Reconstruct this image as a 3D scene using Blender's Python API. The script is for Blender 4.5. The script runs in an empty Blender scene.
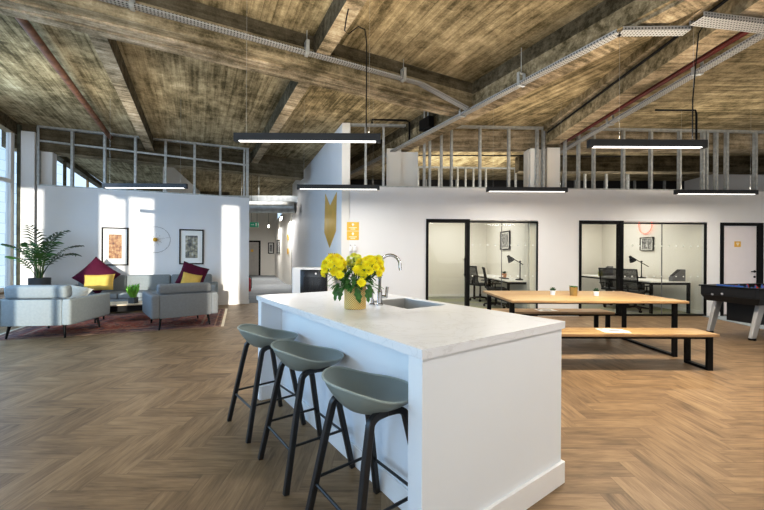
import bpy, bmesh, math, random
from mathutils import Vector, Matrix
random.seed(7)
C = bpy.context.scene.collection
PI = math.pi
def R(d): return math.radians(d)

# ------------------------------------------------------------------ materials
def newmat(name):
    m = bpy.data.materials.new(name); m.use_nodes = True
    nt = m.node_tree
    return m, nt, nt.nodes, nt.links, nt.nodes['Principled BSDF']
def noise(nt, scale, detail=4, rough=.55, vec=None):
    n = nt.nodes.new('ShaderNodeTexNoise'); n.inputs['Scale'].default_value = scale
    n.inputs['Detail'].default_value = detail; n.inputs['Roughness'].default_value = rough
    if vec is not None: nt.links.new(vec, n.inputs['Vector'])
    return n
def ramp(nt, fac, stops):
    r = nt.nodes.new('ShaderNodeValToRGB')
    els = r.color_ramp.elements
    while len(els) < len(stops): els.new(.5)
    for e, (p, c) in zip(els, stops):
        e.position = p; e.color = (c[0], c[1], c[2], 1)
    nt.links.new(fac, r.inputs['Fac'])
    return r
def mixc(nt, a, b, fac, mode='MIX'):
    n = nt.nodes.new('ShaderNodeMix'); n.data_type = 'RGBA'; n.blend_type = mode
    for sock, v in ((n.inputs[6], a), (n.inputs[7], b), (n.inputs[0], fac)):
        if isinstance(v, (int, float)): sock.default_value = v
        elif isinstance(v, tuple): sock.default_value = (v[0], v[1], v[2], 1)
        else: nt.links.new(v, sock)
    return n.outputs[2]
def math_(nt, op, a, b=None, c=None):
    n = nt.nodes.new('ShaderNodeMath'); n.operation = op
    for i, v in enumerate((a, b, c)):
        if v is None: continue
        if isinstance(v, (int, float)): n.inputs[i].default_value = v
        else: nt.links.new(v, n.inputs[i])
    return n.outputs[0]
def coords(nt, rot=(0, 0, 0), scale=(1, 1, 1), kind='Object'):
    t = nt.nodes.new('ShaderNodeTexCoord'); mp = nt.nodes.new('ShaderNodeMapping')
    mp.inputs['Rotation'].default_value = rot; mp.inputs['Scale'].default_value = scale
    nt.links.new(t.outputs[kind], mp.inputs['Vector'])
    return mp.outputs['Vector']
def bump(nt, h, strength=.2, dist=.01):
    b = nt.nodes.new('ShaderNodeBump'); b.inputs['Strength'].default_value = strength
    b.inputs['Distance'].default_value = dist
    nt.links.new(h, b.inputs['Height']); return b.outputs['Normal']
def plain(name, col, rough=.5, metal=0, var=.06, scale=8, bmp=0, spec=.5, coat=0):
    m, nt, N, L, p = newmat(name)
    v = coords(nt)
    n = noise(nt, scale, 3, .5, v)
    d = tuple(max(0, c * (1 - var)) for c in col); l = tuple(min(1, c * (1 + var)) for c in col)
    r = ramp(nt, n.outputs['Fac'], [(.3, d), (.7, l)])
    L.new(r.outputs['Color'], p.inputs['Base Color'])
    p.inputs['Roughness'].default_value = rough; p.inputs['Metallic'].default_value = metal
    p.inputs['Specular IOR Level'].default_value = spec
    if coat: p.inputs['Coat Weight'].default_value = coat
    if bmp:
        n2 = noise(nt, scale * 12, 4, .6, v)
        L.new(bump(nt, n2.outputs['Fac'], bmp, .004), p.inputs['Normal'])
    return m
def emit(name, col, s):
    m, nt, N, L, p = newmat(name)
    p.inputs['Base Color'].default_value = (*col, 1)
    p.inputs['Emission Color'].default_value = (*col, 1); p.inputs['Emission Strength'].default_value = s
    return m
def glass(name, tint=(.93, .97, .95), refl=.08):
    m, nt, N, L, p = newmat(name)
    N.remove(p)
    out = [n for n in N if n.type == 'OUTPUT_MATERIAL'][0]
    t = N.new('ShaderNodeBsdfTransparent'); t.inputs['Color'].default_value = (*tint, 1)
    g = N.new('ShaderNodeBsdfGlossy'); g.inputs['Roughness'].default_value = .02
    f = N.new('ShaderNodeLayerWeight')
    mx = N.new('ShaderNodeMixShader')
    L.new(math_(nt, 'MULTIPLY_ADD', math_(nt, 'POWER', f.outputs['Facing'], 4), .45, refl * .35), mx.inputs['Fac'])
    L.new(t.outputs[0], mx.inputs[1]); L.new(g.outputs[0], mx.inputs[2])
    L.new(mx.outputs[0], out.inputs['Surface'])
    return m

def concrete(name, rot, boards=True, light=1.0, warm=1.0, bw=.16):
    """old board-marked concrete; boards run along local x of the rotated frame"""
    m, nt, N, L, p = newmat(name)
    v = coords(nt, (0, 0, rot))
    big = noise(nt, .7, 5, .6, v)
    mid = noise(nt, 4.5, 8, .68, v)
    mp2 = N.new('ShaderNodeMapping'); mp2.inputs['Scale'].default_value = (.6, 9, 9); L.new(v, mp2.inputs['Vector']); vs = mp2.outputs['Vector']
    streak = noise(nt, 1.6, 6, .65, vs)
    fine = noise(nt, 45, 8, .75, v)
    t1 = math_(nt, 'MULTIPLY', big.outputs['Fac'], .34)
    t2 = math_(nt, 'MULTIPLY_ADD', mid.outputs['Fac'], .42, t1)
    t3 = math_(nt, 'MULTIPLY_ADD', streak.outputs['Fac'], .42, t2)
    t4 = math_(nt, 'MULTIPLY_ADD', math_(nt, 'SUBTRACT', fine.outputs['Fac'], .2), .26, t3)
    fac = t4
    if boards:
        b = N.new('ShaderNodeTexBrick'); L.new(v, b.inputs['Vector'])
        b.inputs['Color1'].default_value = (.15, .15, .15, 1); b.inputs['Color2'].default_value = (.85, .85, .85, 1)
        b.inputs['Mortar'].default_value = (-.25, -.25, -.25, 1)
        b.inputs['Scale'].default_value = 1; b.inputs['Mortar Size'].default_value = .006
        b.inputs['Mortar Smooth'].default_value = .6
        b.inputs['Brick Width'].default_value = 1.3; b.inputs['Row Height'].default_value = bw
        bwn = N.new('ShaderNodeRGBToBW'); L.new(b.outputs['Color'], bwn.inputs[0])
        fac = math_(nt, 'MULTIPLY_ADD', math_(nt, 'SUBTRACT', bwn.outputs[0], .5), .085, t4)
    k = light; w = warm
    cr = ramp(nt, fac, [(.47, (.022 * k, .017 * k, .008 * k * w)), (.58, (.115 * k, .090 * k, .044 * k * w)),
                        (.68, (.29 * k, .235 * k, .142 * k * w)), (.77, (.45 * k, .378 * k, .250 * k * w)), (.90, (.70 * k, .62 * k, .47 * k * w))])
    L.new(cr.outputs['Color'], p.inputs['Base Color'])
    p.inputs['Roughness'].default_value = .9; p.inputs['Specular IOR Level'].default_value = .15
    L.new(bump(nt, fac, .6, .03), p.inputs['Normal'])
    return m

def wood_floor():
    m, nt, N, L, p = newmat('oak_herringbone')
    uv = N.new('ShaderNodeUVMap'); uv.uv_map = 'UVMap'
    at = N.new('ShaderNodeAttribute'); at.attribute_name = 'rnd'
    sep = N.new('ShaderNodeSeparateXYZ'); L.new(uv.outputs['UV'], sep.inputs[0])
    cmb = N.new('ShaderNodeCombineXYZ')
    L.new(math_(nt, 'MULTIPLY', sep.outputs[0], 2.6), cmb.inputs[0])
    L.new(math_(nt, 'MULTIPLY', sep.outputs[1], 30), cmb.inputs[1])
    L.new(math_(nt, 'MULTIPLY', at.outputs['Fac'], 63), cmb.inputs[2])
    g = noise(nt, 1.5, 9, .70, cmb.outputs[0]); g.inputs['Distortion'].default_value = .7
    cmb2 = N.new('ShaderNodeCombineXYZ')
    L.new(math_(nt, 'MULTIPLY', sep.outputs[0], 3), cmb2.inputs[0])
    L.new(math_(nt, 'MULTIPLY', sep.outputs[1], 12), cmb2.inputs[1])
    L.new(math_(nt, 'MULTIPLY', at.outputs['Fac'], 91), cmb2.inputs[2])
    k = noise(nt, 1.1, 3, .5, cmb2.outputs[0])
    f = math_(nt, 'MULTIPLY_ADD', k.outputs['Fac'], .45, math_(nt, 'MULTIPLY', g.outputs['Fac'], .55))
    f = math_(nt, 'MULTIPLY_ADD', math_(nt, 'SUBTRACT', at.outputs['Fac'], .5), .11, f)
    cr = ramp(nt, f, [(.29, (.105, .066, .033)), (.42, (.205, .136, .073)), (.55, (.285, .195, .108)), (.74, (.41, .295, .175))])
    # plank edges
    ew = math_(nt, 'MINIMUM', math_(nt, 'MINIMUM', sep.outputs[1], math_(nt, 'SUBTRACT', PW, sep.outputs[1])),
               math_(nt, 'MINIMUM', sep.outputs[0], math_(nt, 'SUBTRACT', PL, sep.outputs[0])))
    e = math_(nt, 'LESS_THAN', ew, .0016)
    col = mixc(nt, cr.outputs['Color'], (.05, .032, .018), math_(nt, 'MULTIPLY', e, .35))
    L.new(col, p.inputs['Base Color'])
    L.new(math_(nt, 'MULTIPLY_ADD', f, -.15, .52), p.inputs['Roughness'])
    p.inputs['Specular IOR Level'].default_value = .35
    L.new(bump(nt, g.outputs['Fac'], .12, .003), p.inputs['Normal'])
    return m
PL, PW = .60, .15

def table_wood(name, axis_scale, base):
    m, nt, N, L, p = newmat(name)
    v = coords(nt, (0, 0, 0), axis_scale)
    g = noise(nt, 2.2, 7, .6, v); g.inputs['Distortion'].default_value = .4
    b = base
    cr = ramp(nt, g.outputs['Fac'], [(.3, tuple(x * .62 for x in b)), (.5, b), (.72, tuple(min(1, x * 1.3) for x in b))])
    L.new(cr.outputs['Color'], p.inputs['Base Color']); p.inputs['Roughness'].default_value = .45
    return m

def quartz():
    m, nt, N, L, p = newmat('white_quartz')
    v = coords(nt)
    w = noise(nt, 2.2, 8, .6, v); w.inputs['Distortion'].default_value = 1.6
    d = math_(nt, 'ABSOLUTE', math_(nt, 'SUBTRACT', w.outputs['Fac'], .5))
    cr = ramp(nt, d, [(0, (.68, .69, .71)), (.008, (.765, .78, .80)), (.04, (.78, .795, .82))])
    L.new(cr.outputs['Color'], p.inputs['Base Color']); p.inputs['Roughness'].default_value = .22
    return m

def rug_mat():
    m, nt, N, L, p = newmat('red_persian_wool')
    v = coords(nt)
    sep = N.new('ShaderNodeSeparateXYZ'); L.new(v, sep.inputs[0])
    vo = N.new('ShaderNodeTexVoronoi'); vo.inputs['Scale'].default_value = 6.5; L.new(v, vo.inputs['Vector'])
    vo2 = N.new('ShaderNodeTexVoronoi'); vo2.inputs['Scale'].default_value = 15; L.new(v, vo2.inputs['Vector'])
    n = noise(nt, 3, 5, .7, v)
    c1 = ramp(nt, vo.outputs['Distance'], [(.12, (.03, .03, .06)), (.2, (.45, .36, .28)), (.3, (.34, .06, .045)), (.62, (.42, .10, .07)), (.72, (.06, .05, .09))])
    bw = N.new('ShaderNodeRGBToBW'); L.new(vo2.outputs['Color'], bw.inputs[0])
    c2 = ramp(nt, bw.outputs[0], [(.25, (.05, .04, .07)), (.4, (.36, .08, .06)), (.6, (.50, .30, .22)), (.75, (.22, .04, .04))])
    field = mixc(nt, c1.outputs['Color'], c2.outputs['Color'], .45)
    # border
    ex = math_(nt, 'SUBTRACT', 1.60, math_(nt, 'ABSOLUTE', sep.outputs[0]))
    ey = math_(nt, 'SUBTRACT', 1.13, math_(nt, 'ABSOLUTE', sep.outputs[1]))
    ed = math_(nt, 'MINIMUM', ex, ey)
    brd = ramp(nt, ed, [(.0, (.35, .27, .2)), (.03, (.06, .04, .05)), (.09, (.40, .28, .2)), (.12, (.07, .05, .08)), (.27, (.30, .07, .05)), (.32, (.45, .35, .27))])
    brd.color_ramp.interpolation = 'CONSTANT'
    inb = math_(nt, 'LESS_THAN', ed, .36)
    col = mixc(nt, field, mixc(nt, brd.outputs['Color'], c2.outputs['Color'], .4), inb)
    col = mixc(nt, col, (.42, .33, .27), math_(nt, 'MULTIPLY', n.outputs['Fac'], .35))
    L.new(col, p.inputs['Base Color']); p.inputs['Roughness'].default_value = .95
    p.inputs['Specular IOR Level'].default_value = .1
    return m

def art_mat(name, cols, seed):
    m, nt, N, L, p = newmat(name)
    v = coords(nt, (0, 0, 0), (16, 1, 3.2))
    mp = v.node; mp.inputs['Location'].default_value = (seed, seed * 2, seed)
    n = noise(nt, 1.2, 6, .65, v)
    v2 = coords(nt, (0, 0, 0), (7, 1, 9)); v2.node.inputs['Location'].default_value = (seed * 3, 0, seed)
    n2 = noise(nt, 1.5, 4, .6, v2)
    f = math_(nt, 'MULTIPLY_ADD', n2.outputs['Fac'], .5, math_(nt, 'MULTIPLY', n.outputs['Fac'], .5))
    cr = ramp(nt, f, [(.36 + .28 * i / (len(cols) - 1), c) for i, c in enumerate(cols)])
    L.new(cr.outputs['Color'], p.inputs['Base Color']); p.inputs['Roughness'].default_value = .5
    return m

def tray_mat():
    m, nt, N, L, p = newmat('perforated_galvanised')
    v = coords(nt)
    sep = N.new('ShaderNodeSeparateXYZ'); L.new(v, sep.inputs[0])
    fx = math_(nt, 'FRACT', math_(nt, 'MULTIPLY', sep.outputs[0], 30))
    hole = math_(nt, 'GREATER_THAN', fx, .55)
    fy = math_(nt, 'FRACT', math_(nt, 'MULTIPLY', math_(nt, 'ADD', sep.outputs[1], sep.outputs[2]), 34))
    hole = math_(nt, 'MULTIPLY', hole, math_(nt, 'GREATER_THAN', fy, .5))
    col = mixc(nt, (.40, .40, .39), (.05, .045, .04), hole)
    L.new(col, p.inputs['Base Color']); p.inputs['Roughness'].default_value = .5; p.inputs['Metallic'].default_value = .15
    return m

def weave_mat():
    m, nt, N, L, p = newmat('woven_gold')
    v = coords(nt)
    sep = N.new('ShaderNodeSeparateXYZ'); L.new(v, sep.inputs[0])
    ang = math_(nt, 'ARCTAN2', sep.outputs[1], sep.outputs[0])
    a = math_(nt, 'SINE', math_(nt, 'MULTIPLY', ang, 30)); b = math_(nt, 'SINE', math_(nt, 'MULTIPLY', sep.outputs[2], 420))
    f = math_(nt, 'MULTIPLY_ADD', math_(nt, 'MULTIPLY', a, b), .5, .5)
    cr = ramp(nt, f, [(.2, (.36, .24, .07)), (.6, (.62, .46, .17)), (.9, (.78, .62, .28))])
    L.new(cr.outputs['Color'], p.inputs['Base Color']); p.inputs['Roughness'].default_value = .45
    p.inputs['Metallic'].default_value = .25
    L.new(bump(nt, f, .5, .004), p.inputs['Normal'])
    return m
def carpet_mat(name, cols, scale=1.7):
    m, nt, N, L, p = newmat(name)
    v = coords(nt)
    b = N.new('ShaderNodeTexBrick'); L.new(v, b.inputs['Vector'])
    b.inputs['Color1'].default_value = (*cols[0], 1); b.inputs['Color2'].default_value = (*cols[1], 1)
    b.inputs['Mortar'].default_value = (*cols[0], 1); b.inputs['Mortar Size'].default_value = .002
    b.inputs['Brick Width'].default_value = 1.0; b.inputs['Row Height'].default_value = .25; b.inputs['Scale'].default_value = 1
    n = noise(nt, 60, 3, .7, v)
    col = mixc(nt, b.outputs['Color'], (.5, .5, .5), math_(nt, 'MULTIPLY', n.outputs['Fac'], .3))
    L.new(col, p.inputs['Base Color']); p.inputs['Roughness'].default_value = .95
    return m
def block_mat():
    m, nt, N, L, p = newmat('pale_block_facade')
    v = coords(nt)
    sp = N.new('ShaderNodeSeparateXYZ'); L.new(v, sp.inputs[0]); cb = N.new('ShaderNodeCombineXYZ')
    L.new(sp.outputs[1], cb.inputs[0]); L.new(sp.outputs[2], cb.inputs[1])
    b = N.new('ShaderNodeTexBrick'); L.new(cb.outputs[0], b.inputs['Vector'])
    b.inputs['Color1'].default_value = (.55, .66, .78, 1); b.inputs['Color2'].default_value = (.62, .72, .82, 1)
    b.inputs['Mortar'].default_value = (.38, .48, .6, 1); b.inputs['Mortar Size'].default_value = .02
    b.inputs['Brick Width'].default_value = 1.2; b.inputs['Row Height'].default_value = .6; b.inputs['Scale'].default_value = 1
    L.new(b.outputs['Color'], p.inputs['Base Color']); p.inputs['Roughness'].default_value = .8
    return m

GA = 27.4
M = {}
M['slab'] = concrete('board_marked_concrete', -R(90 + GA), True, 1.15, .95, .13)
M['slab_x'] = concrete('board_marked_concrete_cross', 0, True, 1.05, .95, .15)
M['beam'] = concrete('stained_concrete', 0, False, .95, 1.0)
M['beam_pale'] = concrete('pale_concrete', 0, False, 1.25, 1.1)
M['beam_stain_shade'] = concrete('stained_shaded_concrete', 0, False, .36, 1.0)  # stain band on the main beams; side shading of ribs put into the colour
M['floor'] = wood_floor()
M['wall'] = plain('white_wall_paint', (.80, .80, .81), .65, var=.015, scale=1.5, spec=.3)
M['wall_warm'] = plain('warm_white_wall_paint', (.78, .76, .72), .65, var=.015, scale=1.5, spec=.3)
M['white'] = plain('white_satin', (.80, .80, .80), .4, var=.01)
M['trim'] = plain('white_gloss_trim', (.82, .82, .82), .3, var=.01)
M['panel_blue'] = plain('island_white_lacquer', (.78, .81, .84), .45, var=.01, scale=2)
M['quartz'] = quartz()
M['black'] = plain('black_powder_coat', (.004, .004, .0045), .5, var=.2, spec=.15)
M['dark_metal'] = plain('dark_metal', (.03, .03, .032), .4, .6, var=.2)
M['lamp_body'] = plain('anthracite_lamp_body', (.022, .025, .03), .5, var=.1)
M['diffuser'] = emit('lamp_diffuser', (1, .97, .92), 1.6)
M['galv'] = plain('galvanised_steel', (.50, .52, .52), .42, .45, var=.18, scale=14)
M['tray'] = tray_mat()
M['rust'] = plain('rusty_brown_pipe', (.16, .07, .035), .7, var=.4, scale=10)
M['red_pipe'] = plain('red_sprinkler_pipe', (.13, .020, .015), .5, var=.3, scale=8)
M['steel'] = plain('brushed_steel', (.48, .48, .47), .4, .6, var=.08, scale=3)
M['chrome'] = plain('chrome', (.50, .50, .51), .12, 1, var=.02)
M['stool'] = plain('grey_green_moulded_plastic', (.245, .29, .272), .42, var=.03)
M['stool_rim_highlight'] = plain('grey_green_rim_highlight', (.34, .39, .37), .4, var=.03)  # lighter copy of the seat plastic: edge highlight put into the colour
M['stool_leg'] = plain('black_stained_oak', (.010, .010, .011), .38, var=.25, scale=20)
M['oak_x'] = table_wood('oak_table_top', (1.2, 16, 16), (.42, .272, .135))
M['oak_edge'] = plain('dark_table_edge', (.16, .10, .055), .5, var=.2)
M['fabric'] = plain('grey_blue_wool', (.270, .305, .325), .95, var=.05, scale=30, bmp=.25, spec=.15)
M['fabric_dark'] = plain('grey_wool', (.200, .215, .230), .95, var=.05, scale=30, bmp=.25, spec=.15)
M['fabric_light'] = plain('pale_wool', (.62, .64, .62), .95, var=.05, scale=30, bmp=.2, spec=.15)
M['maroon'] = plain('maroon_velvet', (.085, .007, .030), .8, var=.15, scale=6, spec=.2)
M['yellow_fab'] = plain('mustard_cloth', (.60, .43, .12), .9, var=.08, scale=10, spec=.1)
M['rug'] = rug_mat()
M['fringe'] = plain('cream_fringe', (.66, .60, .5), .9, var=.1)
M['table_pale'] = table_wood('pale_ash', (2, 14, 14), (.58, .50, .38))
M['pot_dark'] = plain('dark_grey_planter', (.055, .065, .075), .55, var=.08)
M['soil'] = plain('potting_soil', (.03, .02, .014), .95, var=.4, scale=40)
M['palm'] = plain('palm_green', (.050, .165, .035), .45, var=.35, scale=5)
M['palm_dark'] = plain('palm_dark_green', (.022, .075, .030), .45, var=.35, scale=5)
M['stem'] = plain('palm_stem', (.17, .21, .06), .6, var=.2)
M['grass'] = plain('bright_grass_green', (.16, .42, .045), .5, var=.3, scale=20)
M['leaf'] = plain('leaf_green', (.05, .17, .03), .5, var=.4, scale=30)
M['petal'] = plain('yellow_petal', (1.0, .86, .02), .6, var=.08, scale=40)
M['petal_pale'] = plain('pale_yellow_green_petal', (.80, .82, .16), .6, var=.1, scale=40)
M['petal_core'] = plain('flower_core', (.95, .74, .01), .7, var=.1, scale=40)
M['weave'] = weave_mat()
M['gold'] = plain('brushed_gold_vinyl', (.74, .45, .055), .35, .1, var=.08, scale=3)
M['gold_pot'] = plain('dull_gold_glaze', (.33, .235, .075), .4, .3, var=.1)
M['yellow_sign'] = plain('yellow_sign_board', (.80, .48, .075), .5, var=.03)
M['white_mark'] = plain('white_print', (.9, .88, .8), .6, var=.01)
M['glass'] = glass('office_glass', (.95, .955, .93), .06)
M['glass_clear'] = glass('window_glass', (.97, .985, 1.0))
M['frost'] = plain('frosted_dot_film', (.85, .87, .85), .7, var=.01)
M['paper'] = plain('white_paper', (.86, .86, .84), .7, var=.02)
M['ink'] = plain('grey_ink', (.18, .18, .19), .7, var=.1)
M['mesh_seat'] = plain('dark_chair_seat', (.030, .033, .036), .8, var=.2, scale=60)
M['mesh_back'] = plain('dark_chair_mesh', (.030, .033, .036), .8, var=.2, scale=60)
M['mesh_back'].node_tree.nodes['Principled BSDF'].inputs['Alpha'].default_value = .55
M['grey_leg'] = plain('silver_grey_leg', (.42, .42, .42), .4, .3, var=.06)
M['foos_body'] = plain('black_wood_cabinet', (.012, .0115, .012), .45, var=.15, spec=.25)
M['pitch'] = plain('green_pitch', (.03, .16, .06), .5, var=.1)
M['blue'] = plain('blue_plastic', (.03, .12, .42), .4, var=.05)
M['red'] = plain('red_plastic', (.50, .02, .02), .4, var=.05)
M['green_sign'] = emit('green_exit_face', (.02, .30, .17), .25)
M['neon'] = emit('pink_neon', (1, .20, .16), 1.25)
M['black_glass'] = plain('black_front', (.012, .012, .014), .18, var=.1)
M['dark_void'] = plain('night_window', (.006, .006, .008), .4, var=.3)
M['carpet_grey'] = carpet_mat('grey_corridor_carpet', ((.19, .21, .23), (.25, .27, .29)))
M['carpet_green'] = carpet_mat('grey_green_office_carpet', ((.24, .24, .24), (.29, .31, .15)))
M['carpet_blue'] = carpet_mat('blue_grey_carpet', ((.30, .36, .42), (.36, .42, .47)))
M['block'] = block_mat()
M['duct'] = plain('spiral_duct', (.55, .56, .55), .35, .6, var=.2, scale=6)
M['sill'] = plain('brown_sill', (.20, .14, .08), .6, var=.2)
M['column_rust'] = plain('green_brown_steel_post', (.07, .075, .05), .7, var=.5, scale=9)
M['art_warm'] = art_mat('ochre_city_print', [(.03, .015, .012), (.20, .085, .035), (.38, .20, .09), (.50, .36, .22)], 3)
M['art_cool'] = art_mat('grey_forest_print', [(.03, .035, .04), (.16, .17, .17), (.42, .40, .30), (.62, .63, .62)], 8)
M['art_bw'] = art_mat('black_white_print', [(.02, .02, .02), (.15, .15, .15), (.4, .4, .4), (.7, .7, .7)], 5)

# ------------------------------------------------------------------ mesh helpers
class MB:
    def __init__(s): s.bm = bmesh.new(); s.mi = 0
    def _f(s, vs):
        try:
            f = s.bm.faces.new(vs); f.material_index = s.mi; return f
        except ValueError: return None
    def hexa(s, p):       # 8 points: bottom 4 ccw, top 4 ccw
        v = [s.bm.verts.new(q) for q in p]
        for a in ((3, 2, 1, 0), (4, 5, 6, 7), (0, 1, 5, 4), (1, 2, 6, 5), (2, 3, 7, 6), (3, 0, 4, 7)):
            s._f([v[i] for i in a])
        return s
    def box(s, x0, x1, y0, y1, z0, z1, mat=None):
        p = [(x0, y0, z0), (x1, y0, z0), (x1, y1, z0), (x0, y1, z0), (x0, y0, z1), (x1, y0, z1), (x1, y1, z1), (x0, y1, z1)]
        if mat is not None: p = [mat @ Vector(q) for q in p]
        return s.hexa(p)
    def rbox(s, x0, x1, y0, y1, z0, z1, r=.02, seg=3, mat=None):
        b = bmesh.new()
        bmesh.ops.create_cube(b, size=1)
        for v in b.verts:
            v.co = Vector(((x0 + x1) / 2 + v.co.x * (x1 - x0), (y0 + y1) / 2 + v.co.y * (y1 - y0), (z0 + z1) / 2 + v.co.z * (z1 - z0)))
        bmesh.ops.bevel(b, geom=list(b.edges), offset=r, segments=seg, profile=.5, affect='EDGES')
        s.merge(b, mat); return s
    def merge(s, b, mat=None):
        mp = {}
        for v in b.verts: mp[v] = s.bm.verts.new(mat @ v.co if mat is not None else v.co)
        for f in b.faces: s._f([mp[v] for v in f.verts])
        b.free()
    def quad(s, *pts): s._f([s.bm.verts.new(p) for p in pts]); return s
    def prism(s, poly, y0, y1, mat=None):   # poly in xz, extruded along y
        a = [Vector((x, y0, z)) for x, z in poly]; b = [Vector((x, y1, z)) for x, z in poly]
        if mat is not None: a = [mat @ q for q in a]; b = [mat @ q for q in b]
        a = [s.bm.verts.new(q) for q in a]; b = [s.bm.verts.new(q) for q in b]
        n = len(poly); s._f(a); s._f(b[::-1])
        for i in range(n): s._f([a[i], b[i], b[(i + 1) % n], a[(i + 1) % n]])
        return s
    def prism_z(s, poly, z0, z1):
        a = [s.bm.verts.new((x, y, z0)) for x, y in poly]; b = [s.bm.verts.new((x, y, z1)) for x, y in poly]
        n = len(poly); s._f(a[::-1]); s._f(b)
        for i in range(n): s._f([a[i], a[(i + 1) % n], b[(i + 1) % n], b[i]])
        return s
    def tube(s, pts, r, seg=8, cap=True, flat=None):
        pts = [Vector(p) for p in pts]; n = len(pts)
        rs = r if isinstance(r, (list, tuple)) else [r] * n
        rings = []; up = None
        for i, p in enumerate(pts):
            d = (pts[min(i + 1, n - 1)] - pts[max(i - 1, 0)]).normalized()
            if up is None:
                up = Vector((0, 0, 1)) if abs(d.z) < .9 else Vector((1, 0, 0))
                if flat is not None: up = Vector(flat)
            sd = d.cross(up).normalized(); up = sd.cross(d).normalized()
            ring = []
            for k in range(seg):
                a = 2 * PI * (k + .5) / seg
                ring.append(s.bm.verts.new(p + (sd * math.cos(a) + up * math.sin(a)) * rs[i]))
            rings.append(ring)
        for i in range(n - 1):
            for k in range(seg):
                s._f([rings[i][k], rings[i][(k + 1) % seg], rings[i + 1][(k + 1) % seg], rings[i + 1][k]])
        if cap: s._f(rings[0][::-1]); s._f(rings[-1])
        return s
    def lathe(s, prof, c=(0, 0, 0), seg=24, mat=None):
        rings = []
        for r, z in prof:
            if r < 1e-5:
                q = Vector((c[0], c[1], c[2] + z)); rings.append([s.bm.verts.new(mat @ q if mat is not None else q)])
            else:
                ring = []
                for k in range(seg):
                    a = 2 * PI * k / seg; q = Vector((c[0] + r * math.cos(a), c[1] + r * math.sin(a), c[2] + z))
                    ring.append(s.bm.verts.new(mat @ q if mat is not None else q))
                rings.append(ring)
        for a, b in zip(rings, rings[1:]):
            for k in range(seg):
                k2 = (k + 1) % seg
                if len(a) == 1 and len(b) == 1: continue
                if len(a) == 1: s._f([a[0], b[k2], b[k]])
                elif len(b) == 1: s._f([a[k], a[k2], b[0]])
                else: s._f([a[k], a[k2], b[k2], b[k]])
        return s
    def torus(s, c, R_, r, axis='y', seg=40, sub=6, rx=None):
        pts = []
        for i in range(seg):
            a = 2 * PI * i / seg
            pts.append((math.cos(a) * (rx or R_), math.sin(a) * R_))
        rings = []
        for i, (u, w) in enumerate(pts):
            d = Vector((u, 0, w)).normalized(); ring = []
            for k in range(sub):
                b = 2 * PI * k / sub
                q = Vector((u, 0, w)) + d * math.cos(b) * r + Vector((0, 1, 0)) * math.sin(b) * r
                if axis == 'x': q = Vector((q.y, q.x, q.z))
                if axis == 'z': q = Vector((q.x, q.z, q.y))
                ring.append(s.bm.verts.new(q + Vector(c)))
            rings.append(ring)
        for i in range(seg):
            for k in range(sub):
                s._f([rings[i][k], rings[(i + 1) % seg][k], rings[(i + 1) % seg][(k + 1) % sub], rings[i][(k + 1) % sub]])
        return s
    def build(s, name, mats, parent=None, loc=(0, 0, 0), rotz=0, smooth=True, subsurf=0, solid=0, recalc=True, bevel=0):
        if recalc: bmesh.ops.recalc_face_normals(s.bm, faces=s.bm.faces)
        me = bpy.data.meshes.new(name); s.bm.to_mesh(me); s.bm.free()
        for m in (mats if isinstance(mats, (list, tuple)) else [mats]): me.materials.append(m)
        o = bpy.data.objects.new(name, me); C.objects.link(o)
        o.location = loc; o.rotation_euler = (0, 0, rotz)
        if parent is not None: o.parent = parent
        if smooth:
            me.polygons.foreach_set('use_smooth', [True] * len(me.polygons))
            me.set_sharp_from_angle(angle=R(38))
        if bevel:
            b = o.modifiers.new('Bevel', 'BEVEL'); b.width = bevel; b.segments = 2; b.limit_method = 'ANGLE'
        if solid:
            d = o.modifiers.new('Solidify', 'SOLIDIFY'); d.thickness = solid; d.offset = 0
        if subsurf:
            d = o.modifiers.new('Subsurf', 'SUBSURF'); d.levels = subsurf; d.render_levels = subsurf
        return o
def tag(o, label=None, cat=None, group=None, kind=None):
    if label: o['label'] = label
    if cat: o['category'] = cat
    if group: o['group'] = group
    if kind: o['kind'] = kind
    return o
def thing(name, label, cat, loc=(0, 0, 0), rotz=0, group=None, kind=None):
    o = bpy.data.objects.new(name, None); C.objects.link(o)
    o.empty_display_size = .1
    o.location = loc; o.rotation_euler = (0, 0, rotz)
    return tag(o, label, cat, group, kind)
def struct(o, label=None): return tag(o, label, None, None, 'structure')
def copy_tree(o, parent=None):
    c = o.copy(); C.objects.link(c)
    if parent is not None: c.parent = parent
    for ch in list(o.children): copy_tree(ch, c)
    return c
def rotm(c, deg, axis='Z'):
    return Matrix.Translation(Vector(c)) @ Matrix.Rotation(R(deg), 4, axis)

# ------------------------------------------------------------------ camera, world, sun
cam = bpy.data.cameras.new('camera'); co = bpy.data.objects.new('camera', cam); C.objects.link(co)
cam.sensor_width = 36; cam.lens = 356 / 764 * 36; cam.clip_start = .05; cam.clip_end = 200
co.matrix_world = Matrix.Translation((0, 0, 1.3)) @ Matrix.Rotation(PI / 2, 4, 'X') @ Matrix.Rotation(R(.3), 4, 'Z')
bpy.context.scene.camera = co
w = bpy.data.worlds.new('sky'); bpy.context.scene.world = w; w.use_nodes = True
bg = w.node_tree.nodes['Background']; bg.inputs['Color'].default_value = (.62, .80, 1, 1); bg.inputs['Strength'].default_value = 1.15
sd = bpy.data.lights.new('sun', 'SUN'); so = bpy.data.objects.new('sun', sd); C.objects.link(so)
sd.energy = 4.2; sd.color = (1, .93, .80); sd.angle = R(.5)
so.rotation_euler = Vector((-.356, 1, -.0955)).to_track_quat('-Z', 'Y').to_euler()
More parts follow.
